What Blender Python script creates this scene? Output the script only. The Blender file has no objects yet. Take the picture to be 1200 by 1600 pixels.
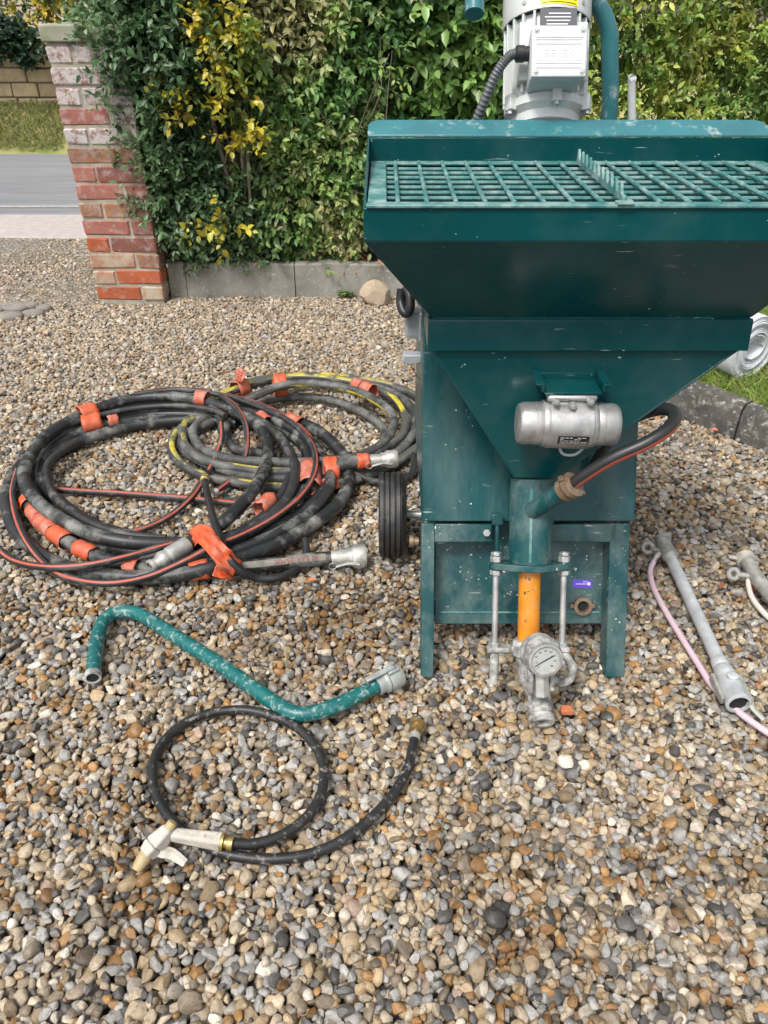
import bpy, bmesh, math, random
import numpy as np
from mathutils import Vector, Matrix, noise as mnoise

# ------------------------------------------------------------------ camera, sky, sun, exposure
CAM_H = 1.25
PITCH = math.radians(33.7)
scene = bpy.context.scene
cam_data = bpy.data.cameras.new('camera'); cam = bpy.data.objects.new('camera', cam_data)
scene.collection.objects.link(cam); scene.camera = cam
cam_data.sensor_fit = 'HORIZONTAL'; cam_data.sensor_width = 36.0; cam_data.lens = 36.0
cam_data.clip_start = 0.02; cam_data.clip_end = 2000.0
cam.location = (0, 0, CAM_H); cam.rotation_euler = (math.pi / 2 - PITCH, 0, 0)

SUN_EL, SUN_AZ = math.radians(58), math.radians(215)      # high, soft, from behind the camera to the left
world = bpy.data.worlds.new('World'); scene.world = world; world.use_nodes = True
wn = world.node_tree.nodes; wl = world.node_tree.links
sky = wn.new('ShaderNodeTexSky'); sky.sky_type = 'NISHITA'; sky.sun_disc = False
sky.sun_elevation = SUN_EL; sky.sun_rotation = SUN_AZ
sky.air_density = 1.0; sky.dust_density = 4.0; sky.ozone_density = 1.0
hsv = wn.new('ShaderNodeHueSaturation'); hsv.inputs['Saturation'].default_value = 0.30   # overcast: grey-white cloud light
wl.new(sky.outputs[0], hsv.inputs['Color']); wl.new(hsv.outputs[0], wn['Background'].inputs[0])
wn['Background'].inputs[1].default_value = 0.115

sun_data = bpy.data.lights.new('sun', 'SUN'); sun = bpy.data.objects.new('sun', sun_data)
scene.collection.objects.link(sun)
sun_data.energy = 1.5; sun_data.angle = math.radians(12); sun_data.color = (1.0, 0.965, 0.91)
sd = Vector((math.sin(SUN_AZ) * math.cos(SUN_EL), math.cos(SUN_AZ) * math.cos(SUN_EL), math.sin(SUN_EL)))
sun.rotation_euler = sd.to_track_quat('Z', 'Y').to_euler(); sun.location = (0, 0, 6)
scene.view_settings.view_transform = 'Standard'; scene.view_settings.look = 'None'
scene.view_settings.gamma = 1.0; scene.view_settings.use_curve_mapping = False
scene.view_settings.exposure = 0.95
scene.cycles.max_bounces = 6; scene.cycles.diffuse_bounces = 3; scene.cycles.glossy_bounces = 3; scene.cycles.transmission_bounces = 3

R = random.Random(11)
NR = np.random.default_rng(5)
CT, ST = math.cos(PITCH), math.sin(PITCH)

# ------------------------------------------------------------------ helpers
def ray(px, py):
    u = (px - 600) / 1200; v = (800 - py) / 1200
    return Vector((u, CT + v * ST, -ST + v * CT))
def G(px, py, z=0.0):                 # where a sight line meets the level z
    d = ray(px, py); t = (z - CAM_H) / d.z
    return Vector((d.x * t, d.y * t, z))
def DP(px, py, y):                    # where a sight line meets the upright plane at distance y
    d = ray(px, py); t = y / d.y
    return Vector((d.x * t, y, CAM_H + d.z * t))
def srgb(r, g, b, k=1.0):
    f = lambda c: (c / 255 / 12.92 if c <= 10 else ((c / 255 + 0.055) / 1.055) ** 2.4) * k
    return (f(r), f(g), f(b), 1.0)

class MB:
    """collects shapes, then links them as one mesh object"""
    def __init__(s): s.v = []; s.f = []; s.m = []
    def add(s, vs, fs, mi=0):
        o = len(s.v); s.v += [tuple(v) for v in vs]
        for k, f in enumerate(fs):
            s.f.append([o + i for i in f]); s.m.append(mi[k] if isinstance(mi, list) else mi)
        return s
    def hexa(s, p, mi=0):             # 8 corners, bottom ring then top ring
        return s.add(p, [(3, 2, 1, 0), (4, 5, 6, 7), (0, 1, 5, 4), (1, 2, 6, 5), (2, 3, 7, 6), (3, 0, 4, 7)], mi)
    def box(s, lo, hi, mi=0):
        (a, b, c), (d, e, f) = lo, hi
        return s.hexa([(a, b, c), (d, b, c), (d, e, c), (a, e, c), (a, b, f), (d, b, f), (d, e, f), (a, e, f)], mi)
    def obox(s, c, ax, ay, az, mi=0):  # centre and three half-axis vectors
        c = Vector(c); q = []
        for k in (-1, 1):
            for i, j in ((-1, -1), (1, -1), (1, 1), (-1, 1)): q.append(c + ax * i + ay * j + az * k)
        return s.hexa(q, mi)
    def plate(s, a, b, c, d, th, mi=0):  # four corners (outer face counter-clockwise), thickness inwards
        a, b, c, d = map(Vector, (a, b, c, d)); n = (b - a).cross(d - a).normalized() * -th
        return s.hexa([a + n, b + n, c + n, d + n, a, b, c, d], mi)
    def tube(s, path, r, seg=12, stripe=None, cap=True, up=None, squash=1.0, mi=0, sdir=None, swide=2, sat=0.5):
        P = [Vector(p) for p in path]; n = len(P)
        rr = r if isinstance(r, (list, tuple)) else [r] * n
        T = [(P[min(i + 1, n - 1)] - P[max(i - 1, 0)]).normalized() for i in range(n)]
        u = Vector(up) if up else (Vector((0, 0, 1)) if abs(T[0].z) < 0.9 else Vector((0, -1, 0)))
        vs = []; fs = []; ms = []; im = int((n - 1) * sat)
        for i in range(n):
            u = u - T[i] * u.dot(T[i]); u.normalize(); w = T[i].cross(u)
            for k in range(seg):
                a = 2 * math.pi * k / seg
                vs.append(P[i] + (u * math.cos(a) * squash + w * math.sin(a)) * rr[i])
            if sdir is not None and i == im:      # the coloured line runs on the side that faces sdir here
                k0 = max(range(seg), key=lambda k: (u * math.cos(2 * math.pi * (k + .5) / seg) + w * math.sin(2 * math.pi * (k + .5) / seg)).dot(sdir))
                stripe = {(k0 + j - swide // 2) % seg for j in range(swide)}
        for i in range(n - 1):
            for k in range(seg):
                k2 = (k + 1) % seg
                fs.append((i * seg + k, i * seg + k2, (i + 1) * seg + k2, (i + 1) * seg + k))
                ms.append(1 if stripe and k in stripe else mi)
        if cap:
            fs.append(tuple(range(seg - 1, -1, -1))); ms.append(mi)
            fs.append(tuple((n - 1) * seg + k for k in range(seg))); ms.append(mi)
        return s.add(vs, fs, ms)
    def lathe(s, o, d, prof, seg=20, mi=0, up=None, cap0=True, cap1=True):  # prof: list of (radius, distance along d)
        o = Vector(o); d = Vector(d).normalized()
        u = Vector(up) if up else (Vector((0, 0, 1)) if abs(d.z) < 0.9 else Vector((0, -1, 0)))
        u = (u - d * u.dot(d)).normalized(); w = d.cross(u); vs = []; fs = []
        for (r, h) in prof:
            for k in range(seg):
                a = 2 * math.pi * (k + .5) / seg
                vs.append(o + d * h + (u * math.cos(a) + w * math.sin(a)) * r)
        n = len(prof)
        for i in range(n - 1):
            for k in range(seg):
                k2 = (k + 1) % seg; fs.append((i * seg + k, i * seg + k2, (i + 1) * seg + k2, (i + 1) * seg + k))
        if cap0: fs.append(tuple(range(seg - 1, -1, -1)))
        if cap1: fs.append(tuple((n - 1) * seg + k for k in range(seg)))
        return s.add(vs, fs, mi)
    def build(s, name, mats, parent=None, bevel=0.0, smooth=40, seg=2, fix=True):
        me = bpy.data.meshes.new(name); me.from_pydata(s.v, [], s.f)
        mats = mats if isinstance(mats, (list, tuple)) else [mats]
        for m in mats: me.materials.append(m)
        me.polygons.foreach_set('material_index', s.m)
        if fix:
            bm = bmesh.new(); bm.from_mesh(me); bmesh.ops.recalc_face_normals(bm, faces=bm.faces); bm.to_mesh(me); bm.free()
        if smooth:
            me.polygons.foreach_set('use_smooth', [True] * len(me.polygons)); me.set_sharp_from_angle(angle=math.radians(smooth))
        me.update()
        o = bpy.data.objects.new(name, me); scene.collection.objects.link(o)
        if bevel:
            b = o.modifiers.new('bevel', 'BEVEL'); b.width = bevel; b.segments = seg; b.limit_method = 'ANGLE'; b.angle_limit = math.radians(35)
        if parent: attach(o, parent)
        return o

def attach(o, parent):
    o.parent = parent
    if parent.parent is None: o.matrix_parent_inverse = Matrix.Translation(-Vector(parent.location))
def tag(o, label=None, cat=None, group=None, kind=None):
    if label: o['label'] = label
    if cat: o['category'] = cat
    if group: o['group'] = group
    if kind: o['kind'] = kind
    return o
def thing(name, loc, label, cat, group=None):
    o = bpy.data.objects.new(name, None); scene.collection.objects.link(o)
    o.location = loc; o.empty_display_size = 0.1
    return tag(o, label, cat, group)
def spline(pts, n=8, closed=False):     # Catmull-Rom through the points
    P = [Vector(p) for p in pts]; out = []
    N = len(P)
    for i in range(N if closed else N - 1):
        p1, p2 = P[i], P[(i + 1) % N]
        p0 = P[i - 1] if (i > 0 or closed) else p1 * 2 - p2
        p3 = P[(i + 2) % N] if (i + 2 < N or closed) else p2 * 2 - p1
        for k in range(n):
            t = k / n; t2 = t * t; t3 = t2 * t
            out.append(0.5 * ((2 * p1) + (p2 - p0) * t + (2 * p0 - 5 * p1 + 4 * p2 - p3) * t2 + (3 * p1 - p0 - 3 * p2 + p3) * t3))
    if not closed: out.append(P[-1])
    return out
def text_mesh(txt, size):
    cu = bpy.data.curves.new('lettering', 'FONT'); cu.body = txt; cu.size = size; cu.align_x = 'CENTER'; cu.align_y = 'CENTER'
    cu.resolution_u = 3
    o = bpy.data.objects.new('lettering', cu); scene.collection.objects.link(o)
    dg = bpy.context.evaluated_depsgraph_get(); me = o.evaluated_get(dg).to_mesh()
    vs = [v.co.copy() for v in me.vertices]; fs = [tuple(p.vertices) for p in me.polygons]
    o.evaluated_get(dg).to_mesh_clear(); bpy.data.objects.remove(o); bpy.data.curves.remove(cu)
    return vs, fs
def lettering(txt, size, org, ux, uy, m, parent, lift=0.0008, name='lettering', depth=0.0):
    vs, fs = text_mesh(txt, size); n = ux.cross(uy).normalized()
    mb = MB(); mb.add([org + ux * v.x + uy * v.y + n * (lift + v.z) for v in vs], fs)
    o = mb.build(name, m, parent, smooth=0, fix=False)
    if depth:
        sm = o.modifiers.new('thick', 'SOLIDIFY'); sm.thickness = depth; sm.offset = 0
    return o

# ------------------------------------------------------------------ materials
def material(name, c1, c2=None, rough=0.6, metal=0.0, scale=12.0, lo=0.35, hi=0.65, dust=None, dust_amt=0.0, dust_scale=6.0,
             dust_lo=0.45, dust_hi=0.7, speck=None, speck_scale=60.0, speck_lo=0.68, speck_hi=0.72, bump=0.0, bump_scale=60.0,
             stretch=None, rand=0.0, coat=0.0, trans=0.0, attr=None, inst=False, spec=0.5, vor=0.0, vor_scale=60.0, scratch=None):
    m = bpy.data.materials.new(name); m.use_nodes = True
    nt = m.node_tree; N = nt.nodes; L = nt.links; B = N['Principled BSDF']
    def node(t, **k):
        n = N.new(t)
        for a, b in k.items(): setattr(n, a, b)
        return n
    geo = node('ShaderNodeNewGeometry'); pos = geo.outputs['Position']
    if inst or rand:
        tc = node('ShaderNodeTexCoord'); oi = node('ShaderNodeObjectInfo')
    if inst:                           # pattern travels with each instance
        ad = node('ShaderNodeVectorMath', operation='MULTIPLY_ADD'); L.new(oi.outputs['Random'], ad.inputs[0])
        ad.inputs[1].default_value = (37, 91, 53); L.new(tc.outputs['Object'], ad.inputs[2]); pos = ad.outputs[0]
    if stretch:
        mp = node('ShaderNodeMapping'); mp.inputs['Scale'].default_value = stretch; L.new(pos, mp.inputs[0]); pos_s = mp.outputs[0]
    else: pos_s = pos
    def noise(sc, det=5.0, ro=0.6, p=None):
        n = node('ShaderNodeTexNoise'); n.inputs['Scale'].default_value = sc; n.inputs['Detail'].default_value = det
        n.inputs['Roughness'].default_value = ro; L.new(p or pos, n.inputs['Vector']); return n.outputs['Fac']
    def ramp(src, a, b, va=0.0, vb=1.0):
        n = node('ShaderNodeMapRange'); n.inputs[1].default_value = a; n.inputs[2].default_value = b
        n.inputs[3].default_value = va; n.inputs[4].default_value = vb; L.new(src, n.inputs[0]); return n.outputs[0]
    def mix(f, a, b, mode='MIX'):
        n = node('ShaderNodeMix', data_type='RGBA', blend_type=mode)
        if isinstance(f, float): n.inputs[0].default_value = f
        else: L.new(f, n.inputs[0])
        for s_, x in ((6, a), (7, b)):
            if isinstance(x, tuple): n.inputs[s_].default_value = x
            else: L.new(x, n.inputs[s_])
        return n.outputs[2]
    col = c1
    if attr:
        at = node('ShaderNodeAttribute', attribute_name=attr); at.attribute_type = 'INSTANCER' if inst else 'GEOMETRY'; col = at.outputs['Color']
        if c2: col = mix(ramp(noise(scale, p=pos_s), lo, hi), col, mix(1.0, col, c2, 'MULTIPLY'))
    elif c2: col = mix(ramp(noise(scale, p=pos_s), lo, hi), c1, c2)
    if rand:
        n = node('ShaderNodeHueSaturation'); L.new(ramp(oi.outputs['Random'], 0, 1, 1 - rand, 1 + rand), n.inputs['Value'])
        if isinstance(col, tuple): n.inputs['Color'].default_value = col
        else: L.new(col, n.inputs['Color'])
        col = n.outputs[0]
    rsock = None
    if dust:
        f = ramp(noise(dust_scale, 9.0, 0.68, pos_s), dust_lo, dust_hi, 0.0, dust_amt)
        col = mix(f, col, dust)
        rsock = ramp(f, 0, 1, rough, 0.85)
    if speck:
        f = ramp(noise(speck_scale, 2.0, 0.5), speck_lo, speck_hi)
        if scratch:                    # splashes come in clusters
            mk = ramp(noise(9.0, 3.0, 0.5), 0.50, 0.58); mm = node('ShaderNodeMath', operation='MULTIPLY'); L.new(f, mm.inputs[0]); L.new(mk, mm.inputs[1]); f = mm.outputs[0]
        col = mix(f, col, speck)
    if scratch:                        # short pale scrapes, two directions, only in scuffed areas
        for rz, off in ((0.5, 0), (-0.9, 7)):
            mp2 = node('ShaderNodeMapping'); mp2.inputs['Rotation'].default_value = (0.2, rz, rz * .3); mp2.inputs['Scale'].default_value = (14, 14, 150); mp2.inputs['Location'].default_value = (off, off, off); L.new(pos, mp2.inputs[0])
            f1 = ramp(noise(1.0, 3.0, 0.5, mp2.outputs[0]), 0.68, 0.74); f2 = ramp(noise(7.0 + off, 3.0, 0.5), 0.56, 0.66)
            mm = node('ShaderNodeMath', operation='MULTIPLY'); L.new(f1, mm.inputs[0]); L.new(f2, mm.inputs[1]); col = mix(mm.outputs[0], col, scratch)
    if isinstance(col, tuple): B.inputs['Base Color'].default_value = col
    else: L.new(col, B.inputs['Base Color'])
    B.inputs['Roughness'].default_value = rough
    if rsock: L.new(rsock, B.inputs['Roughness'])
    B.inputs['Metallic'].default_value = metal; B.inputs['Coat Weight'].default_value = coat; B.inputs['Coat Roughness'].default_value = 0.15
    B.inputs['Specular IOR Level'].default_value = spec
    if bump or vor:
        bn = node('ShaderNodeBump'); bn.inputs['Strength'].default_value = bump or vor; bn.inputs['Distance'].default_value = 0.004
        if vor:
            v = node('ShaderNodeTexVoronoi'); v.inputs['Scale'].default_value = vor_scale; L.new(pos, v.inputs['Vector']); L.new(v.outputs['Distance'], bn.inputs['Height']); bn.invert = True
            bn.inputs['Distance'].default_value = 0.02
        else: L.new(noise(bump_scale, 6.0, 0.65), bn.inputs['Height'])
        L.new(bn.outputs[0], B.inputs['Normal'])
    if trans:
        tr = node('ShaderNodeBsdfTranslucent'); mx = node('ShaderNodeMixShader'); mx.inputs[0].default_value = trans
        if isinstance(col, tuple): tr.inputs[0].default_value = col
        else: L.new(col, tr.inputs[0])
        L.new(B.outputs[0], mx.inputs[1]); L.new(tr.outputs[0], mx.inputs[2]); L.new(mx.outputs[0], N['Material Output'].inputs[0])
    return m

WHITE = (0.62, 0.60, 0.56, 1)
MORTAR_DUST = (0.42, 0.42, 0.39, 1)
M = {}
teal = (0.0015, 0.060, 0.065, 1); teal2 = (0.0012, 0.046, 0.050, 1)
M['teal'] = material('teal_paint', teal, teal2, rough=0.22, scale=3, dust=(0.2, 0.27, 0.26, 1), dust_amt=0.10, dust_scale=5, dust_lo=0.48, dust_hi=0.75,
                     speck=(0.55, 0.58, 0.55, 1), speck_scale=105, speck_lo=0.735, speck_hi=0.755, scratch=(.42, .48, .46, 1), bump=0.04, bump_scale=25, spec=0.24)
M['teal_cover'] = material('teal_cover_paint', teal, teal2, rough=0.26, scale=4, dust=(0.20, 0.26, 0.25, 1), dust_amt=0.30, dust_scale=5, dust_lo=0.46, dust_hi=0.75,
                     speck=(0.6, 0.6, 0.56, 1), speck_scale=120, speck_lo=0.73, speck_hi=0.75, scratch=(.42, .48, .46, 1), bump=0.06, bump_scale=30, stretch=(2.2, 1, .5), spec=0.35)
M['teal_dusty'] = material('teal_paint_with_mortar_residue', teal, teal2, rough=0.36, scale=4, dust=(0.24, 0.29, 0.27, 1), dust_amt=0.44, dust_scale=11, dust_lo=0.45, dust_hi=0.70,
                     speck=(0.6, 0.6, 0.56, 1), speck_scale=130, speck_lo=0.68, speck_hi=0.71, scratch=(.45, .5, .48, 1), bump=0.12, bump_scale=50, stretch=(1, 1, .45))
M['teal_grate'] = material('teal_grate_worn', (0.02, 0.13, 0.125, 1), (0.06, 0.2, 0.19, 1), rough=0.45, scale=18, dust=(0.42, 0.5, 0.47, 1), dust_amt=0.55, dust_scale=25, dust_lo=0.45, dust_hi=0.68, bump=0.1)
M['teal_pipe'] = material('teal_pipe_worn', (0.004, 0.12, 0.115, 1), (0.003, 0.085, 0.085, 1), rough=0.35, scale=14, dust=(0.36, 0.42, 0.39, 1), dust_amt=0.75, dust_scale=75, dust_lo=0.53, dust_hi=0.66, bump=0.1)
M['teal_handle_and_lip_sheen'] = material('teal_handle_and_lip_sheen', (0.035, 0.17, 0.19, 1), (0.03, 0.13, 0.15, 1), rough=0.3, scale=14, dust=WHITE, dust_amt=0.5, dust_scale=25, dust_lo=0.56, dust_hi=0.68)  # handle paint; on the lip flange its lighter tone stands for sky sheen
M['teal_gloss'] = material('teal_gloss_paint', teal, teal2, rough=0.14, scale=3, dust=(0.2, 0.27, 0.26, 1), dust_amt=0.10, dust_scale=6, speck=(0.55, 0.58, 0.55, 1), speck_scale=105, speck_lo=0.72, speck_hi=0.75, scratch=(.42, .48, .46, 1), spec=0.5)
M['dark'] = material('gap_shade', (0.006, 0.008, 0.008, 1), rough=0.8)  # near-black colour painted in for the shade inside holes and gaps
M['zinc'] = material('zinc_plated', (0.52, 0.53, 0.52, 1), (0.34, 0.35, 0.35, 1), rough=0.42, metal=0.65, scale=30, dust=WHITE, dust_amt=0.5, dust_scale=18, bump=0.15, bump_scale=90)
M['alu'] = material('cast_aluminium', (0.52, 0.52, 0.51, 1), (0.33, 0.33, 0.33, 1), rough=0.38, metal=0.75, scale=28, dust=(0.40, 0.40, 0.38, 1), dust_amt=0.75, dust_scale=30, dust_lo=0.45, dust_hi=0.7, bump=0.15, bump_scale=70)
M['crust'] = material('mortar_crusted_metal', (0.36, 0.36, 0.34, 1), (0.12, 0.12, 0.11, 1), rough=0.7, metal=0.25, scale=55, dust=(0.52, 0.52, 0.49, 1), dust_amt=0.9, dust_scale=40, dust_lo=0.46, dust_hi=0.58, bump=0.5, bump_scale=70)
M['steel'] = material('steel_coupling', (0.50, 0.50, 0.47, 1), (0.30, 0.30, 0.28, 1), rough=0.45, metal=0.55, scale=45, dust=(0.46, 0.45, 0.40, 1), dust_amt=0.7, dust_scale=40, bump=0.2, bump_scale=90)
M['cam_white'] = material('pale_cam_coupling', (0.46, 0.48, 0.46, 1), (0.32, 0.34, 0.33, 1), rough=0.45, metal=0.4, scale=40, bump=0.3, bump_scale=80)
M['motor'] = material('motor_grey_paint', (0.54, 0.57, 0.56, 1), (0.46, 0.48, 0.47, 1), rough=0.45, scale=14, dust=(0.40, 0.38, 0.33, 1), dust_amt=0.25, dust_scale=20)
M['motor_pale'] = material('motor_pale_paint', (0.60, 0.62, 0.61, 1), (0.53, 0.55, 0.54, 1), rough=0.45, scale=14, dust=(0.34, 0.32, 0.28, 1), dust_amt=0.3, dust_scale=25)
M['rubber'] = material('black_rubber', (0.014, 0.014, 0.015, 1), (0.03, 0.03, 0.03, 1), rough=0.55, scale=20, dust=(0.28, 0.275, 0.26, 1), dust_amt=0.55, dust_scale=14, dust_lo=0.54, dust_hi=0.72, bump=0.15)
M['rubber_clean'] = material('clean_black_rubber', (0.012, 0.013, 0.014, 1), (0.022, 0.023, 0.024, 1), rough=0.42, scale=20)
M['hose'] = material('mortar_dusted_hose', (0.010, 0.011, 0.012, 1), (0.022, 0.023, 0.024, 1), rough=0.45, scale=10, dust=(0.25, 0.25, 0.23, 1), dust_amt=0.8, dust_scale=11, dust_lo=0.49, dust_hi=0.66, bump=0.12, bump_scale=90)
M['hose_grey'] = material('grey_dusted_hose', (0.022, 0.023, 0.024, 1), (0.050, 0.051, 0.050, 1), rough=0.6, scale=9, dust=(0.24, 0.24, 0.22, 1), dust_amt=0.7, dust_scale=12, dust_lo=0.44, dust_hi=0.66, bump=0.12, bump_scale=90)
M['thin_hose'] = material('thin_air_hose', (0.013, 0.014, 0.016, 1), (0.03, 0.031, 0.032, 1), rough=0.5, scale=10, dust=(0.2, 0.2, 0.19, 1), dust_amt=0.5, dust_scale=12, dust_lo=0.52, dust_hi=0.7)
M['wash_hose'] = material('wash_hose', (0.011, 0.011, 0.012, 1), (0.024, 0.024, 0.024, 1), rough=0.45, scale=12, dust=(0.34, 0.32, 0.29, 1), dust_amt=0.7, dust_scale=70, dust_lo=0.55, dust_hi=0.68, bump=0.1, spec=0.4)
M['red_stripe'] = material('orange_red_stripe', (0.44, 0.062, 0.026, 1), (0.32, 0.075, 0.05, 1), rough=0.5, scale=30, dust=(0.30, 0.2, 0.17, 1), dust_amt=0.5, dust_scale=25)
M['yellow_stripe'] = material('yellow_stripe', (0.50, 0.42, 0.03, 1), (0.28, 0.25, 0.10, 1), rough=0.5, scale=9, dust=(0.06, 0.06, 0.055, 1), dust_amt=0.97, dust_scale=6, dust_lo=0.43, dust_hi=0.50)
M['tape'] = material('orange_tape', (0.62, 0.10, 0.028, 1), (0.48, 0.065, 0.02, 1), rough=0.42, scale=30, bump=0.6, bump_scale=45, dust=(0.34, 0.24, 0.18, 1), dust_amt=0.4, dust_scale=30)
M['tape_old'] = material('grubby_orange_tape', (0.50, 0.105, 0.05, 1), (0.38, 0.085, 0.045, 1), rough=0.55, scale=40, bump=0.4, bump_scale=70, dust=(0.40, 0.33, 0.28, 1), dust_amt=0.6, dust_scale=35)
M['stator'] = material('orange_stator_paint', (0.62, 0.235, 0.012, 1), (0.52, 0.17, 0.01, 1), rough=0.4, scale=18, dust=(.40, .30, .16, 1), dust_amt=.45, dust_scale=22, dust_lo=.5, dust_hi=.7, speck=(0.12, 0.07, 0.03, 1), speck_scale=75, speck_lo=0.68, speck_hi=0.71, bump=0.08)
M['brass'] = material('brass', (0.52, 0.36, 0.12, 1), (0.34, 0.25, 0.12, 1), rough=0.4, metal=0.8, scale=60, bump=0.15)
M['bronze'] = material('dusty_bronze', (0.28, 0.19, 0.12, 1), (0.17, 0.12, 0.085, 1), rough=0.5, metal=0.5, scale=60, dust=(0.36, 0.29, 0.22, 1), dust_amt=0.6, dust_scale=50, bump=0.2, bump_scale=100)
M['plate_black'] = material('black_nameplate', (0.012, 0.012, 0.014, 1), rough=0.35)
M['plate_dark'] = material('grey_nameplate', (0.10, 0.10, 0.11, 1), rough=0.35, metal=0.3)
M['ink_white'] = material('white_print', (0.7, 0.7, 0.7, 1), rough=0.5)
M['ink_black'] = material('black_print', (0.015, 0.015, 0.015, 1), rough=0.5)
M['ink_red'] = material('red_print', (0.22, 0.03, 0.02, 1), (0.15, 0.04, 0.03, 1), rough=0.6, scale=60)
M['band'] = material('pale_hose_band', (0.22, 0.20, 0.165, 1), (0.12, 0.11, 0.095, 1), rough=0.7, scale=40)
M['purple'] = material('purple_sticker', (0.115, 0.05, 0.52, 1), rough=0.35)
M['yellow_label'] = material('yellow_label', (0.85, 0.66, 0.02, 1), rough=0.4)
M['dial'] = material('dial_face', (0.42, 0.43, 0.41, 1), (0.36, 0.37, 0.35, 1), rough=0.3, scale=60)
M['grey_plastic'] = material('grey_plastic', (0.36, 0.38, 0.39, 1), (0.30, 0.32, 0.33, 1), rough=0.45, scale=30)
M['conduit'] = material('grey_conduit', (0.10, 0.105, 0.11, 1), rough=0.4)
M['gun_white'] = material('grubby_white_gun', (0.50, 0.46, 0.40, 1), (0.36, 0.33, 0.28, 1), rough=0.6, scale=45, dust=(0.56, 0.54, 0.50, 1), dust_amt=0.6, dust_scale=40, bump=0.4, bump_scale=90, speck=(.2, .17, .13, 1), speck_scale=150, speck_lo=.66, speck_hi=.72)
M['nozzle'] = material('amber_nozzle', (0.42, 0.29, 0.09, 1), (0.34, 0.27, 0.14, 1), rough=0.5, scale=70, dust=(.4, .37, .3, 1), dust_amt=.6, dust_scale=60)
M['pink'] = material('pink_hose', (0.60, 0.44, 0.50, 1), (0.52, 0.39, 0.44, 1), rough=0.4, scale=80)
M['clear_hose'] = material('milky_hose', (0.60, 0.55, 0.50, 1), rough=0.35)
M['red_line'] = material('red_line', (0.55, 0.02, 0.04, 1), rough=0.4)
M['lance'] = material('lance_metal', (0.60, 0.62, 0.63, 1), (0.44, 0.46, 0.47, 1), rough=0.45, metal=0.4, scale=35, dust=(0.62, 0.62, 0.62, 1), dust_amt=0.6, dust_scale=26, bump=0.15, bump_scale=80)
M['lance_cast'] = material('lance_casting', (0.34, 0.34, 0.31, 1), (0.22, 0.22, 0.20, 1), rough=0.6, metal=0.3, scale=40, dust=(0.52, 0.51, 0.47, 1), dust_amt=0.7, dust_scale=30, bump=0.3, bump_scale=90)

M['concrete'] = material('kerb_concrete', (0.33, 0.31, 0.275, 1), (0.21, 0.20, 0.17, 1), rough=0.9, scale=7, speck=(0.42, 0.40, 0.35, 1), speck_scale=85, speck_lo=0.62, speck_hi=0.72, bump=0.4, bump_scale=90,
                         dust=(0.13, 0.125, 0.085, 1), dust_amt=0.6, dust_scale=3, rand=0.1)
M['lichen'] = material('lichened_kerb', (0.060, 0.057, 0.050, 1), (0.12, 0.112, 0.098, 1), rough=0.95, scale=14, speck=(0.34, 0.33, 0.30, 1), speck_scale=48, speck_lo=0.61, speck_hi=0.70, bump=0.6, bump_scale=60,
                       dust=(0.22, 0.21, 0.19, 1), dust_amt=0.8, dust_scale=30, dust_lo=.52, dust_hi=.62, rand=0.15)
M['soil'] = material('bed_soil', (0.05, 0.038, 0.026, 1), (0.09, 0.065, 0.04, 1), rough=1.0, scale=30, bump=0.8, bump_scale=50)
M['gravel_bed'] = material('gravel_bed', (0.035, 0.029, 0.022, 1), (0.07, 0.058, 0.045, 1), rough=1.0, scale=60, bump=0.6, bump_scale=90)  # bed colour darkened to paint in deeper shade between the pebbles
M['drive'] = material('compacted_drive', (0.15, 0.125, 0.095, 1), (0.32, 0.285, 0.235, 1), rough=0.95, scale=60, lo=0.40, hi=0.60, dust=(0.11, 0.11, 0.05, 1), dust_amt=0.6, dust_scale=1.6, dust_lo=0.50, dust_hi=0.62, vor=0.9, vor_scale=70)
M['pavement'] = material('pavement_concrete', (0.42, 0.38, 0.35, 1), (0.34, 0.31, 0.28, 1), rough=0.9, scale=20, bump=0.3, bump_scale=120)
M['asphalt'] = material('asphalt', (0.165, 0.17, 0.175, 1), (0.215, 0.22, 0.225, 1), rough=0.85, scale=3, stretch=(.4, 3, 1), bump=0.3, bump_scale=200)
M['line'] = material('gutter_line', (0.36, 0.35, 0.34, 1), (0.26, 0.25, 0.25, 1), rough=0.8, scale=20)
M['verge'] = material('verge_turf', (0.17, 0.20, 0.05, 1), (0.30, 0.27, 0.12, 1), rough=1.0, scale=4, stretch=(1, 1, 2), bump=0.8, bump_scale=40)
M['lawn'] = material('lawn_turf', (0.11, 0.17, 0.03, 1), (0.16, 0.20, 0.05, 1), rough=1.0, scale=12, bump=0.8, bump_scale=60)
M['blade'] = material('grass_blade', (0.2, 0.3, 0.06, 1), rough=0.6, attr='lc', trans=0.3)
M['sandstone'] = material('sandstone', (0.56, 0.43, 0.25, 1), (0.45, 0.34, 0.20, 1), rough=0.95, scale=8, rand=0.2, bump=0.5, bump_scale=40, dust=(0.22, 0.19, 0.14, 1), dust_amt=0.6, dust_scale=5)
M['mortar'] = material('old_lime_mortar', (0.40, 0.36, 0.28, 1), (0.27, 0.25, 0.20, 1), rough=0.95, scale=20, bump=0.5, bump_scale=60)
M['render_wall'] = material('pinkish_house_wall', (0.52, 0.42, 0.34, 1), (0.42, 0.34, 0.28, 1), rough=0.9, scale=5)
M['iron'] = material('dark_iron', (0.02, 0.02, 0.022, 1), rough=0.6)
M['cap'] = material('mossy_cap_stone', (0.32, 0.31, 0.24, 1), (0.22, 0.24, 0.15, 1), rough=0.95, scale=14, bump=0.4, bump_scale=60)
lime = (0.50, 0.47, 0.45, 1)
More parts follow.
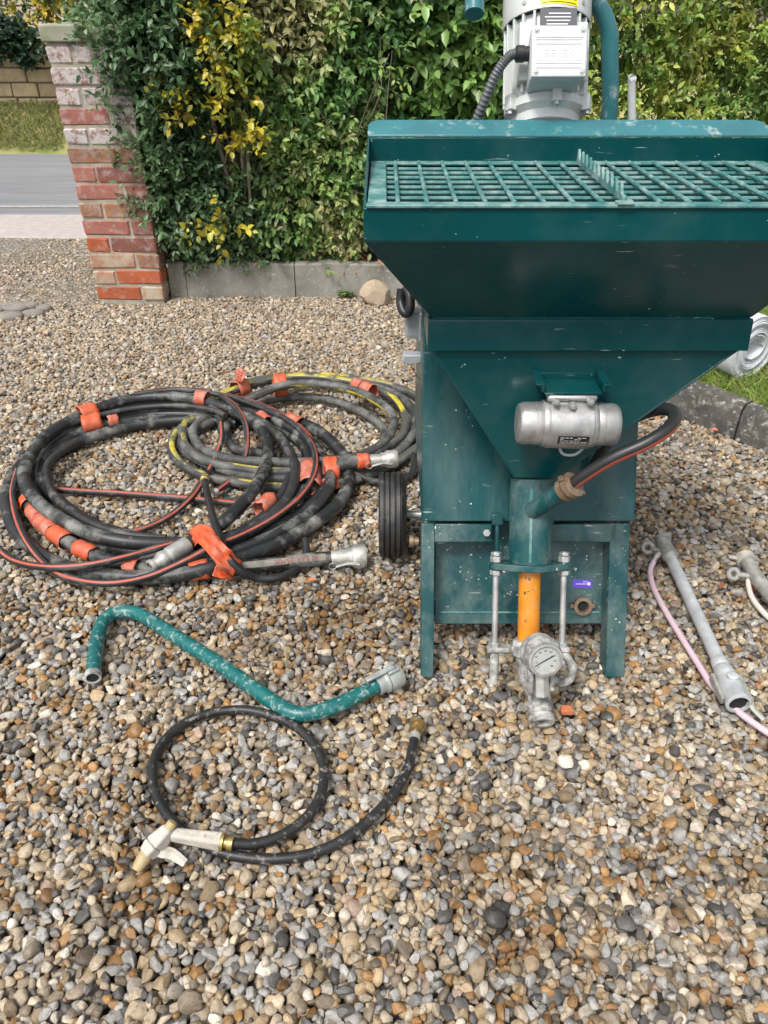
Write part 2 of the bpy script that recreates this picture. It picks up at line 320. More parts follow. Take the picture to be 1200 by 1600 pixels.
M['brick_bright'] = material('orange_brick', (0.46, 0.105, 0.035, 1), (0.34, 0.09, 0.045, 1), rough=0.9, scale=35, rand=0.15, dust=(.40, .34, .27, 1), dust_amt=.55, dust_scale=20, dust_lo=.54, dust_hi=.66, bump=0.6, bump_scale=45)
M['brick_red'] = material('red_brick', (0.31, 0.115, 0.085, 1), (0.24, 0.10, 0.08, 1), rough=0.9, scale=28, rand=0.22, dust=lime, dust_amt=0.6, dust_scale=24, dust_lo=0.50, dust_hi=.68, bump=0.5, bump_scale=50)
M['brick_tan'] = material('tan_brick', (0.33, 0.165, 0.08, 1), (0.22, 0.09, 0.06, 1), rough=0.9, scale=18, rand=0.18, dust=lime, dust_amt=0.5, dust_scale=26, bump=0.5, bump_scale=50)
M['brick_lime'] = material('limewashed_brick', (0.30, 0.155, 0.125, 1), (0.23, 0.12, 0.10, 1), rough=0.95, scale=20, rand=0.15, dust=lime, dust_amt=0.92, dust_scale=38, dust_lo=0.38, dust_hi=0.52, speck=(.10, .07, .06, 1), speck_scale=90, speck_lo=.64, speck_hi=.70, bump=0.6, bump_scale=60)
M['brick_mortar'] = material('mortar_smeared_brick', (0.42, 0.30, 0.20, 1), (0.36, 0.15, 0.10, 1), rough=0.95, scale=14, rand=0.1, dust=(0.42, 0.37, 0.28, 1), dust_amt=0.9, dust_scale=16, dust_lo=0.42, dust_hi=0.58, bump=0.7, bump_scale=50)
M['leaf'] = material('leaf', (0.05, 0.1, 0.03, 1), rough=0.40, attr='lc', trans=0.36, spec=0.6)
M['bark'] = material('grey_bark', (0.22, 0.185, 0.14, 1), (0.13, 0.11, 0.08, 1), rough=0.95, scale=30, bump=0.5, bump_scale=80)
M['rock'] = material('pale_boulder', (0.42, 0.33, 0.23, 1), (0.32, 0.25, 0.18, 1), rough=0.9, scale=25, bump=0.5, bump_scale=60)
M['mesh_white'] = material('white_mesh_roll', (0.64, 0.66, 0.68, 1), (0.52, 0.54, 0.56, 1), rough=0.6, scale=50, bump=0.3, bump_scale=250)
M['terracotta'] = material('terracotta_chip', (0.55, 0.16, 0.07, 1), (0.42, 0.14, 0.07, 1), rough=0.9, scale=90, bump=0.4)
M['dead_leaf'] = material('dead_leaf', (0.35, 0.13, 0.05, 1), (0.24, 0.09, 0.04, 1), rough=0.8, scale=60, rand=0.3)
M['tan_leaf'] = material('tan_leaf', (0.55, 0.36, 0.14, 1), (0.45, 0.28, 0.10, 1), rough=0.7, scale=60)
M['pebble'] = material('pebble', (0.4, 0.35, 0.3, 1), (0.60, 0.565, 0.52, 1), rough=0.45, attr='pcol', inst=True, scale=2.1, lo=0.44, hi=0.70, bump=0.35, bump_scale=5, spec=0.45, speck=(.12, .10, .075, 1), speck_scale=7, speck_lo=.68, speck_hi=.82)
M['cobble'] = material('cobble', (0.24, 0.22, 0.19, 1), (0.17, 0.155, 0.135, 1), rough=0.9, scale=20, bump=0.3)

# ================================================================== THE SETTING
def sheet(name, pts, z, m, kind='structure'):
    mb = MB(); mb.add([(p[0], p[1], p[2] if len(p) > 2 else z) for p in pts], [tuple(range(len(pts)))])
    return tag(mb.build(name, m, smooth=0, fix=False), kind=kind)

sheet('ground', [(-300, -300), (300, -300), (300, 300), (-300, 300)], -0.16, M['soil'])
sheet('gravel_yard', [(-3.4, -2.5), (5, -2.5), (5, 4.4), (-3.4, 4.4)], -0.034, M['gravel_bed'])
mb = MB(); xs = np.linspace(-9, -0.4, 44); prof = [(3.40, -.034), (3.60, -.022), (3.85, -.015), (4.4, -.014), (5.02, -.006)]; k = len(prof)
mb.add([(x, y + (.05 * math.sin(x * 7) if y < 3.8 else 0), z + .004 * math.sin(x * 5 + y * 9)) for x in xs for y, z in prof], [(i * k + j, (i + 1) * k + j, (i + 1) * k + j + 1, i * k + j + 1) for i in range(len(xs) - 1) for j in range(k - 1)])
tag(mb.build('driveway', M['drive'], fix=False), kind='structure')
tag(MB().box((-30, 5.0, -0.15), (30, 5.62, 0.004)).build('pavement', M['pavement'], bevel=0.012), kind='structure')
sheet('road', [(-60, 5.6), (60, 5.6), (60, 8.45), (-60, 8.45)], -0.022, M['asphalt'])
sheet('road_gutter_line', [(-60, 5.93), (60, 5.93), (60, 6.00), (-60, 6.00)], -0.018, M['line'])

# verge: a grass bank rising from the road
mb = MB(); xs = np.linspace(-14, 14, 57); prof = [(8.25, -0.06), (8.30, 0.0), (8.6, 0.14), (8.95, 0.30), (9.5, 0.40), (14, 0.55), (60, 0.6)]
vs = []
for x in xs:
    for (y, z) in prof: vs.append((x, y + 0.04 * math.sin(x * 3.1), z + (0.03 * math.sin(x * 2.3) if y > 8.4 else 0)))
k = len(prof); fs = [(i * k + j, (i + 1) * k + j, (i + 1) * k + j + 1, i * k + j + 1) for i in range(len(xs) - 1) for j in range(k - 1)]
tag(mb.add(vs, fs).build('verge', M['verge'], fix=False), kind='structure')

# ---------------------------------------------------------------- loose gravel: a heap of pebbles settled on a height field
def srgbl(r, g, b): return np.array(srgb(r, g, b)[:3])
palette = [(srgbl(184, 168, 144), .23), (srgbl(164, 161, 156), .24), (srgbl(172, 150, 118), .15), (srgbl(158, 120, 76), .08), (srgbl(96, 93, 90), .105),
           (srgbl(202, 192, 176), .065), (srgbl(140, 126, 108), .10), (srgbl(172, 148, 130), .03)]
def make_gravel():
    protos = bpy.data.collections.new('pebble_shapes')
    for k in range(12):
        rr = random.Random(100 + k)
        bm = bmesh.new(); bmesh.ops.create_icosphere(bm, subdivisions=2 if k < 9 else 2, radius=1.0)
        cuts = [(Vector((rr.gauss(0, 1), rr.gauss(0, 1), rr.gauss(0, 1))).normalized(), rr.uniform(0.48, 0.82)) for _ in range(rr.randint(5, 10))]
        for v in bm.verts:
            p = v.co.copy()
            p *= 1 + 0.16 * mnoise.noise(p * 1.1 + Vector((k * 7.3, 1, 2)))
            for n, c in cuts:
                e = p.dot(n) - c
                if e > 0: p -= n * e * 0.93
            v.co = p
        me = bpy.data.meshes.new('pebble'); bm.to_mesh(me); bm.free()
        me.polygons.foreach_set('use_smooth', [True] * len(me.polygons)); me.set_sharp_from_angle(angle=math.radians(34)); me.materials.append(M['pebble'])
        protos.objects.link(bpy.data.objects.new('pebble_shape', me))
    X0, X1, Y0, Y1, c = -2.95, 2.35, 0.15, 4.99, 0.003
    nx, ny = int((X1 - X0) / c), int((Y1 - Y0) / c)
    hm = np.full((nx, ny), -0.032, dtype=np.float32)
    masks = {}
    for r in range(2, 9):
        g = np.arange(-r, r + 1); q = (g[:, None] ** 2 + g[None, :] ** 2) / (r + 0.3) ** 2
        masks[r] = (q <= 1, np.sqrt(np.clip(1 - q, 0, 1)).astype(np.float32))
    P = []; S = []; 
    def half_width(y): return 0.5 * (0.832 * y + 0.70) + 0.34
    dens = 8400
    for band in np.arange(Y0, Y1, 0.1):
        hw = half_width(band + .05); a0, a1 = max(-hw, X0), min(hw + .45, X1)
        if band > 3.95: a1 = -1.0
        n = int((a1 - a0) * 0.1 * dens)
        cx = NR.uniform(a0, a1, (n, 3)); cy = NR.uniform(band, band + 0.1, (n, 3))
        size = np.clip(np.exp(NR.normal(math.log(0.0099), 0.28, n)), 0.0048, 0.019)
        asp = NR.uniform(0.58, 0.96, n); flat = NR.uniform(0.40, 0.80, n)
        order = np.argsort(-size * NR.uniform(.6, 1.4, n))
        for i in order:
            a = size[i]; b = a * asp[i]; h = a * flat[i]; r = int(max(2, min(8, round((a + b) * 0.5 / c))))
            mk, dome = masks[r]; best = None
            for t in range(3):
                ix = int((cx[i, t] - X0) / c); iy = int((cy[i, t] - Y0) / c)
                if ix < r or iy < r or ix >= nx - r or iy >= ny - r: continue
                w = hm[ix - r:ix + r + 1, iy - r:iy + r + 1]; mean = w[mk].mean()
                if best is None or mean < best[0]: best = (mean, ix, iy, t, w)
            if best is None: continue
            mean, ix, iy, t, w = best
            x, y = cx[i, t], cy[i, t]
            if mean > -0.004 + 0.006 * math.sin(x * 5.1) * math.sin(y * 4.3): continue
            zc = mean + h * 0.62
            w[mk] = np.maximum(w, zc + h * dome)[mk]
            P.append((x, y, zc)); S.append((a, b, h))
    P = np.array(P); S = np.array(S)
    # keep pebbles out of the pillar, the kerbs and the lawn
    x, y = P[:, 0], P[:, 1]
    keep = ~((x > -1.44) & (x < -1.08) & (y > 3.765)) & ~((y > 3.865) & (x > -1.12))
    lawn_side = (x - 0.12) * 0.8137 + (y - 3.87) * 0.5813 > -0.008        # beyond the slanting kerb
    keep &= ~lawn_side
    keep &= ~((x < -1.42) & (y > 3.60 + 0.05 * np.sin(x * 9)) & (S[:, 0] > .0125))
    P, S = P[keep], S[keep]; n = len(P)
    P[:, 2] -= 0.004; P[(P[:, 0] < -1.1) & (P[:, 1] > 3.62), 2] -= 0.005
    cols = np.array([c_ for c_, w in palette]); pr = np.array([w for c_, w in palette]); pr /= pr.sum()
    # damp, browner patches
    wet = np.array([0.55 * mnoise.noise(Vector((p[0] * 1.5, p[1] * 1.5, 3.7))) + 0.45 * mnoise.noise(Vector((p[0] * 4, p[1] * 4, 9))) for p in P])
    gx, gy = P[:, 0], P[:, 1]
    wet += 0.70 * np.exp(-(((gx + 0.42) / 0.18) ** 2 + ((gy - 0.95) / 0.36) ** 2)) + 0.5 * np.exp(-(((gx + 0.1) / 0.5) ** 2 + ((gy - 1.42) / 0.12) ** 2)) - 0.25 * np.exp(-((gy - 3.2) / 0.9) ** 2)
    wetf = np.clip((wet - 0.12) / 0.5, 0, 1)
    pick = NR.choice(len(cols), n, p=pr); col = cols[pick]
    brown = NR.random(n) < wetf * 0.6
    col[brown] = cols[NR.choice([2, 3, 3, 6, 4], brown.sum())]
    val = NR.normal(0.81, 0.18, n).clip(.3, 1.3) * (1 - 0.34 * wetf)
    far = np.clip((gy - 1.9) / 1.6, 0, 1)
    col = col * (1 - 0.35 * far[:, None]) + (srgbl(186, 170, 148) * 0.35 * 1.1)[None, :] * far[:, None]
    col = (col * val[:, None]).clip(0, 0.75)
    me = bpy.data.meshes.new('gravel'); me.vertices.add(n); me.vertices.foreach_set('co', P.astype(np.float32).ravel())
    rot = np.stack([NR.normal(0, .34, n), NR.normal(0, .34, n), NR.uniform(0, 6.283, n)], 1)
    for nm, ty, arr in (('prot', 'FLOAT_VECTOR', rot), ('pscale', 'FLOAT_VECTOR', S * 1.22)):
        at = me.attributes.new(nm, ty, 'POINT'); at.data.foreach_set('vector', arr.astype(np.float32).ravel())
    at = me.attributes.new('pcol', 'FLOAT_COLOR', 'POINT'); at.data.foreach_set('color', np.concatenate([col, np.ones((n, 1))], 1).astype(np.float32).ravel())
    at = me.attributes.new('pidx', 'INT', 'POINT'); at.data.foreach_set('value', NR.integers(0, 12, n).astype(np.int32))
    o = bpy.data.objects.new('gravel', me); scene.collection.objects.link(o)
    ng = bpy.data.node_groups.new('scatter_pebbles', 'GeometryNodeTree')
    ng.interface.new_socket('Geometry', in_out='INPUT', socket_type='NodeSocketGeometry'); ng.interface.new_socket('Geometry', in_out='OUTPUT', socket_type='NodeSocketGeometry')
    gi = ng.nodes.new('NodeGroupInput'); go = ng.nodes.new('NodeGroupOutput')
    ci = ng.nodes.new('GeometryNodeCollectionInfo'); ci.inputs['Collection'].default_value = protos
    ci.inputs['Separate Children'].default_value = True; ci.inputs['Reset Children'].default_value = True
    ip = ng.nodes.new('GeometryNodeInstanceOnPoints'); ip.inputs['Pick Instance'].default_value = True
    def na(nm, ty):
        q = ng.nodes.new('GeometryNodeInputNamedAttribute'); q.data_type = ty; q.inputs['Name'].default_value = nm; return q.outputs['Attribute']
    e2r = ng.nodes.new('FunctionNodeEulerToRotation'); ng.links.new(na('prot', 'FLOAT_VECTOR'), e2r.inputs[0])
    ng.links.new(gi.outputs[0], ip.inputs['Points']); ng.links.new(ci.outputs[0], ip.inputs['Instance'])
    ng.links.new(e2r.outputs[0], ip.inputs['Rotation']); ng.links.new(na('pscale', 'FLOAT_VECTOR'), ip.inputs['Scale']); ng.links.new(na('pidx', 'INT'), ip.inputs['Instance Index'])
    ng.links.new(ip.outputs[0], go.inputs[0])
    md = o.modifiers.new('pebbles', 'NODES'); md.node_group = ng
    tag(o, 'loose rounded beige, grey and tan gravel covering the yard', 'gravel', kind='stuff')
    print('pebbles', n)
make_gravel()

# ---------------------------------------------------------------- brick pillar
PX0, PX1, PY0 = -1.424, -1.094, 3.775
pillar = thing('gate_pillar', ((PX0 + PX1) / 2, PY0 + .165, 0), 'weathered red brick gate pillar with flat stone cap beside the driveway', 'pillar')
W = PX1 - PX0; CH = 0.0785; BH = 0.066
MB().box((PX0 + .0055, PY0 + .0055, -0.05), (PX1 - .0055, PY0 + W - .0055, 14 * CH)).build('mortar_core', M['mortar'], pillar)
def brick_mesh(w, d, h, seed):
    rr = random.Random(seed); bm = bmesh.new(); bmesh.ops.create_cube(bm, size=1.0)
    bmesh.ops.bevel(bm, geom=bm.edges[:], offset=0.08, segments=1, affect='EDGES')
    for v in bm.verts:
        v.co = Vector((v.co.x * w, v.co.y * d, v.co.z * h)) + Vector((rr.uniform(-1, 1), rr.uniform(-1, 1), rr.uniform(-1, 1))) * 0.0034
        for ax, sz in ((0, w), (1, d)):        # undo the stretched bevel along long sides
            e = sz / 2 - 0.006
            if abs(v.co[ax]) > e - sz * .09 and abs(v.co[ax]) < e: v.co[ax] = math.copysign(e, v.co[ax])
    me = bpy.data.meshes.new('brick'); bm.to_mesh(me); bm.free(); return me
kinds = {0: 'brick_lime', 1: 'brick_lime', 2: 'brick_lime', 3: 'brick_lime', 4: 'brick_lime', 5: 'brick_tan', 6: 'brick_red', 7: 'brick_red', 8: 'brick_tan', 9: 'brick_red', 10: 'brick_bright', 11: 'brick_mortar', 12: 'brick_bright', 13: 'brick_bright'}
meshes = {}
ln, sh = 0.2165, 0.1035
for c in range(14):
    row = 13 - c                       # course from the bottom
    zc = row * CH + BH / 2 + 0.004
    fl = (c + 1) % 2                         # pinwheel bond, mirrored every other course
    pcs = [((0, 0), (ln, sh)), ((ln + .010, 0), (sh, ln)), ((sh + .010, ln + .010), (ln, sh)), ((0, sh + .010), (sh, ln))]
    for k, ((x, y), (w, d)) in enumerate(pcs):
        if fl: x = W - x - w
        kind = kinds[c]
        if c == 12 and k == 1: kind = 'brick_mortar'
        if c == 11 and k == 1: kind = 'brick_tan'
        if c == 13 and k == 1: kind = 'brick_mortar'
        if c == 10 and k == 0: kind = 'brick_red'
        if c == 8 and k == 1: kind = 'brick_tan'
        if c == 3 and k == 0: kind = 'brick_red'
        key = (round(w, 3), round(d, 3), kind, (c * 3 + k) % 4)
        if key not in meshes:
            me = brick_mesh(w, d, BH, hash(key[:2]) % 97 + key[3]); me.materials.append(M[kind]); meshes[key] = me
        o = bpy.data.objects.new('brick', meshes[key]); scene.collection.objects.link(o)
        o.location = (PX0 + x + w / 2 + R.uniform(-.0015, .0015), PY0 + y + d / 2 + R.uniform(-.003, .002), zc + R.uniform(-.0015, .0015))
        o.rotation_euler = (R.uniform(-.012, .012), R.uniform(-.01, .01), R.uniform(-.01, .01))
        attach(o, pillar)
MB().box((PX0 - .012, PY0 - .012, 14 * CH + .002), (PX1 + .012, PY0 + W + .012, 14 * CH + .068)).build('cap_stone', M['cap'], pillar, bevel=0.008)

# ---------------------------------------------------------------- kerbs
kerb = thing('concrete_kerb', (-.5, 3.9, 0), 'grey concrete edging kerb running along the foot of the hedge', 'kerb')
for a, b in ((-1.085, -1.003), (-.999, -.452), (-.447, .115)):
    mb = MB(); n = 10; v = []
    for i in range(n + 1):
        x = a + (b - a) * i / n; w = .004 * math.sin(x * 17) + .003 * math.sin(x * 41)
        v += [(x, 3.872 + w, -.06), (x, 3.876 + w, .147 + w * .6), (x, 3.884 + w, .155 + w * .6), (x, 3.93, .155 + w), (x, 3.935, -.06)]
    f = [(i * 5 + j, (i + 1) * 5 + j, (i + 1) * 5 + (j + 1) % 5, i * 5 + (j + 1) % 5) for i in range(n) for j in range(5)] + [(0, 1, 2, 3, 4), tuple(n * 5 + j for j in (4, 3, 2, 1, 0))]
    mb.add(v, f).build('kerb_stone', M['concrete'], kerb)
lk = thing('lawn_kerb', (1.1, 2.5, 0), 'dark lichen-spotted kerb slanting along the lawn edge', 'kerb')
p0 = Vector((0.125, 3.863, 0)); dr = Vector((0.5813, -0.8137, 0)); nr = Vector((0.8137, 0.5813, 0))
s = 0.0
while s < 4.4:
    e = s + 0.62; mb = MB(); n = 14; v = []
    for i in range(n + 1):
        c = p0 + dr * (s + .004 + (e - s - .008) * i / n); q = .010 * mnoise.noise(c * 13); q2 = .012 * mnoise.noise(c * 17 + Vector((5, 0, 0)))
        v += [c + nr * q + Vector((0, 0, -.06)), c + nr * (q + .004) + Vector((0, 0, .09 + q2)), c + nr * (q + .018) + Vector((0, 0, .112 + q2)), c + nr * .062 + Vector((0, 0, .114 + q2 * .5)), c + nr * .075 + Vector((0, 0, -.06))]
    f = [(i * 5 + j, (i + 1) * 5 + j, (i + 1) * 5 + (j + 1) % 5, i * 5 + (j + 1) % 5) for i in range(n) for j in range(5)] + [(0, 1, 2, 3, 4), tuple(n * 5 + j for j in (4, 3, 2, 1, 0))]
    mb.add(v, f).build('kerb_stone', M['lichen'], lk)
    s = e
def kline(s, off): return p0 + dr * s + nr * off
a, b = kline(0.0, .07), kline(4.4, .07)
sheet('lawn', [(a.x, a.y), (b.x, b.y), (9, b.y), (9, 4.15), (a.x, 4.15)], 0.096, M['lawn'])
sheet('flower_bed', [(-1.09, 3.93), (0.16, 3.93), (9, 4.153), (9, 9), (-0.4, 5.4), (-1.09, 4.6)], 0.100, M['soil'])

# ---------------------------------------------------------------- grass blades
def blades(name, pts, h, wdt, cols, label, cat):
    n = len(pts); V = np.zeros((n, 4, 3)); ang = NR.uniform(0, 6.283, n); lean = NR.normal(0, .5, (n, 2)); hh = h * NR.uniform(.5, 1.25, n)
    dx = np.stack([np.cos(ang), np.sin(ang), 0 * ang], 1) * (wdt * NR.uniform(.6, 1.3, n))[:, None]
    up = np.stack([lean[:, 0] * hh, lean[:, 1] * hh, hh], 1)
    V[:, 0] = pts - dx; V[:, 1] = pts + dx; V[:, 2] = pts + up * .6 + dx * .7; V[:, 3] = pts + up * 1.0 + lean[:, [0, 1, 0]] * [[.3, .3, 0]] * hh[:, None]
    F = np.arange(n)[:, None] * 4 + np.array([0, 1, 2, 0, 2, 3])[None, :]
    me = bpy.data.meshes.new(name); me.from_pydata(V.reshape(-1, 3).tolist(), [], F.reshape(-1, 3).tolist()); me.materials.append(M['blade'])
    c = np.array(cols)[NR.integers(0, len(cols), n)] * NR.uniform(.7, 1.3, n)[:, None]
    at = me.attributes.new('lc', 'FLOAT_COLOR', 'POINT'); at.data.foreach_set('color', np.concatenate([np.repeat(c, 4, 0), np.ones((n * 4, 1))], 1).astype(np.float32).ravel())
    o = bpy.data.objects.new(name, me); scene.collection.objects.link(o); return tag(o, label, cat, kind='stuff')
q = []
while len(q) < 26000:
    s_, t_ = R.uniform(0.9, 3.0), abs(R.gauss(0, .75)) + 0.05
    p = kline(s_, t_); q.append((p.x, p.y, 0.094))
blades('lawn_grass', np.array(q), 0.045, 0.0022, [(.20, .30, .05), (.26, .33, .07), (.15, .25, .04), (.34, .34, .12)], 'short bright green lawn grass behind the kerb', 'grass')
q = []
while len(q) < 16000:
    x = R.uniform(-7, -3.2); t = R.random(); y = 8.3 + t * .75
    q.append((x, y, np.interp(y, [8.3, 8.6, 8.95, 9.5], [0, .14, .30, .40]) + .02))
blades('verge_grass', np.array(q), 0.05, 0.005, [(.18, .22, .05), (.28, .26, .10), (.33, .28, .14), (.14, .20, .04)], 'patchy green and straw coloured grass on the roadside bank', 'grass')

# ---------------------------------------------------------------- far side of the road
wall = thing('stone_wall', (-4.6, 9.1, .3), 'low sandstone block wall above the grass bank', 'wall')
MB().box((-8, 9.14, 0.1), (-2.2, 9.34, 0.95)).build('mortar_core', M['mortar'], wall)
for c in range(5):
    x = -7.9 + R.uniform(-.2, 0); z = .27 + c * .135
    while x < -2.3:
        w = R.uniform(.2, .42)
        mb = MB(); v = [(x + .006, 9.08 + R.uniform(0, .025), z), (x + w - .006, 9.08 + R.uniform(0, .025), z), (x + w - .006, 9.2, z), (x + .006, 9.2, z)]
        v += [(p[0] + R.uniform(-.006, .006), p[1], z + .125 + R.uniform(-.008, .004)) for p in v]
        mb.hexa(v).build('stone', M['sandstone'], wall, bevel=0.012, seg=2); x += w
tag(MB().box((-12, 13.0, 0.3), (-1.6, 13.3, 4.5)).build('house_wall', M['render_wall']), 'pale pinkish house wall beyond the stone wall', 'building')
fence = thing('iron_fence', (-5, 9.6, .9), 'dark iron railing fence above the ivy at upper left', 'fence')
for z in (1.06, 1.19, 1.50, 1.70): MB().box((-8, 9.58, z), (-3.4, 9.60, z + .018)).build('rail', M['iron'], fence)
x = -7.9
while x < -3.4:
    MB().box((x, 9.575, .85), (x + .02, 9.605, 1.75)).build('upright', M['iron'], fence); x += .36

# ---------------------------------------------------------------- foliage
def leaf_shape(L, W_, fold, curl):
    # base, left, right, tip, plus midrib points: six small faces
    return np.array([(0, 0, 0), (-W_ * .42, L * .32, fold), (0, L * .36, 0), (W_ * .42, L * .32, fold), (-W_ * .36, L * .66, fold * .8 - curl * .4), (0, L * .70, -curl * .5), (W_ * .36, L * .66, fold * .8 - curl * .4), (0, L, -curl)])
LF = [(0, 2, 1), (0, 3, 2), (1, 2, 5, 4), (2, 3, 6, 5), (4, 5, 7), (5, 6, 7)]
def leaf_frame(dirv, up):
    d = dirv / (np.linalg.norm(dirv) + 1e-9); x = np.cross(d, up); x /= (np.linalg.norm(x) + 1e-9); n = np.cross(x, d)
    return np.stack([x, d, n], 1)
def shrub(name, label, blobs, shoots, leaf, cols, parts=110, out=(0, -1, .35), spread=.9, per=9, shoot_len=.14, droop=0.0, stems=(), seed=1, group=None, cat='shrub', shell=.55):
    """blobs: (cx,cy,cz,rx,ry,rz); shoots scattered through their outer shell, each with alternating leaves"""
    rg = np.random.default_rng(seed); U = lambda v: v / (np.linalg.norm(v, axis=-1, keepdims=True) + 1e-9)
    root = thing(name, (blobs[0][0], blobs[0][1], 0.1), label, cat, group)
    Bl = np.array([tuple(b) for b in blobs]); vol = Bl[:, 3] * Bl[:, 5] + Bl[:, 4] * Bl[:, 5]; vol /= vol.sum()
    Ls, Ws = leaf; cols = np.array(cols); N = shoots
    b = Bl[rg.choice(len(Bl), N, p=vol)]; d = U(rg.normal(0, 1, (N, 3))); d[:, 1] = np.where(d[:, 1] > .35, -d[:, 1], d[:, 1])
    r = 1 - shell * rg.random(N) ** 1.5
    lump = np.array([1 + .22 * mnoise.noise(Vector((q[0] * 2.6 + w[0] * 3, q[1] * 2.6, q[2] * 2.6 + w[2] * 3 + seed))) for q, w in zip(d, b)])
    c = b[:, :3] + d * b[:, 3:] * (r * lump)[:, None]
    ok = c[:, 2] > .13; b, d, r, c = b[ok], d[ok], r[ok], c[ok]; N = len(c)
    sdv = d * .6 + np.array(out) + rg.normal(0, spread * .5, (N, 3)); sdv[:, 2] -= droop; sdv = U(sdv)
    # tone drifts slowly over the plant, plus shoot-to-shoot variation
    drift = np.array([mnoise.noise(Vector((p[0] * 3.2, p[1] * 3, p[2] * 3.2 + seed * 3.1))) for p in c])
    tone = cols[np.clip(((drift * .9 + .5) * len(cols) + rg.normal(0, 1.2, N)).astype(int), 0, len(cols) - 1)] * rg.uniform(.7, 1.3, N)[:, None]
    ll = shoot_len * rg.uniform(.6, 1.3, N); ph = rg.uniform(0, 6.28, N)
    u1 = U(np.cross(sdv, [.3, .2, 1.0])); u2 = np.cross(sdv, u1)
    TW = MB()
    for i in range(0, N, 5): TW.tube([c[i] - sdv[i] * ll[i] * 1.3 + np.array([0, .03, -.03]), c[i], c[i] + sdv[i] * ll[i]], [.0030, .0022, .001], 4, cap=False)
    K = np.arange(per); t = np.tile((K + .5) / per, N); I = np.repeat(np.arange(N), per); a = ph[I] + np.tile(K, N) * 2.4; n = len(I)
    side = u1[I] * np.cos(a)[:, None] + u2[I] * np.sin(a)[:, None]
    p = c[I] + sdv[I] * (ll[I] * t)[:, None] + rg.normal(0, .006, (n, 3))
    dv = U(side * rg.uniform(.7, 1.1, (n, 1)) + sdv[I] * (.35 + .8 * t)[:, None] + np.array([0, 0, -droop * .8]) + rg.normal(0, .2, (n, 3)))
    up = np.array([0, -.55, .85]) + rg.normal(0, .35, (n, 3))
    X = U(np.cross(dv, up)); Z = np.cross(X, dv); s_ = rg.uniform(.5, 1.3, n) * (1 - .25 * t)
    col = (tone[I] * rg.uniform(.78, 1.25, (n, 1))).clip(0, 1)
    front = np.where((r[I] > .86) & (d[I][:, 1] < -.3) & (s_ > .85))[0]; front = rg.permutation(front)[:parts]
    keep = np.ones(n, bool); keep[front] = False; kk = np.where(keep)[0]; m = len(kk)
    cu = rg.uniform(0, .25, m); fold = .16 * Ws
    base = leaf_shape(Ls, Ws, fold, 0)[None].repeat(m, 0); cz = np.array([0, 0, 0, 0, -.4, -.5, -.4, -1.0]); base[:, :, 2] += cz[None] * (cu * Ls)[:, None]
    base *= s_[kk][:, None, None]
    Fm = np.stack([X[kk], dv[kk], Z[kk]], 2)
    VV = p[kk][:, None, :] + np.einsum('nij,nkj->nki', Fm, base)
    me = bpy.data.meshes.new('foliage'); lf = np.concatenate([np.array(f) for f in LF]); cnt = np.array([len(f) for f in LF]); nl = len(lf)
    me.vertices.add(m * 8); me.vertices.foreach_set('co', VV.astype(np.float32).ravel())
    me.loops.add(m * nl); me.loops.foreach_set('vertex_index', (np.arange(m)[:, None] * 8 + lf[None]).astype(np.int32).ravel())
    me.polygons.add(m * len(LF)); st0 = np.concatenate([[0], np.cumsum(cnt)[:-1]])
    me.polygons.foreach_set('loop_start', (np.arange(m)[:, None] * nl + st0[None]).astype(np.int32).ravel())
    me.update(calc_edges=True); me.validate(); me.materials.append(M['leaf'])
    me.polygons.foreach_set('use_smooth', [True] * len(me.polygons))
    at = me.attributes.new('lc', 'FLOAT_COLOR', 'POINT'); at.data.foreach_set('color', np.concatenate([np.repeat(col[kk], 8, 0), np.ones((m * 8, 1))], 1).astype(np.float32).ravel())
    o = bpy.data.objects.new('foliage', me); scene.collection.objects.link(o); o['kind'] = 'stuff'; attach(o, root)
    vars_ = []
    for k in range(10 if len(front) else 0):       # the leaves that show largest, each an object; a few shapes shared
        m2 = bpy.data.meshes.new('leaf'); m2.from_pydata(leaf_shape(Ls, Ws, fold, Ls * rg.uniform(0, .25)).tolist(), [], LF); m2.materials.append(M['leaf'])
        m2.polygons.foreach_set('use_smooth', [True] * 6)
        at = m2.attributes.new('lc', 'FLOAT_COLOR', 'POINT'); at.data.foreach_set('color', np.tile(np.append(col[front[k * 7 % len(front)]], 1), 8).astype(np.float32)); vars_.append(m2)
    for k, i in enumerate(front):
        q = bpy.data.objects.new('leaf', vars_[k % 10]); scene.collection.objects.link(q)
        q.matrix_basis = Matrix.Translation(Vector(p[i])) @ Matrix(np.stack([X[i], dv[i], Z[i]], 1).tolist()).to_4x4() @ Matrix.Scale(float(s_[i]), 4); attach(q, root)
    if TW.v: TW.build('twigs', M['bark'], root)['kind'] = 'stuff'
    for st, r0 in stems:
        MB().tube(spline(st, 6), [r0 * (1 - .6 * k / (6 * (len(st) - 1))) for k in range(6 * (len(st) - 1) + 1)], 8).build('stem', M['bark'], root)
    return root

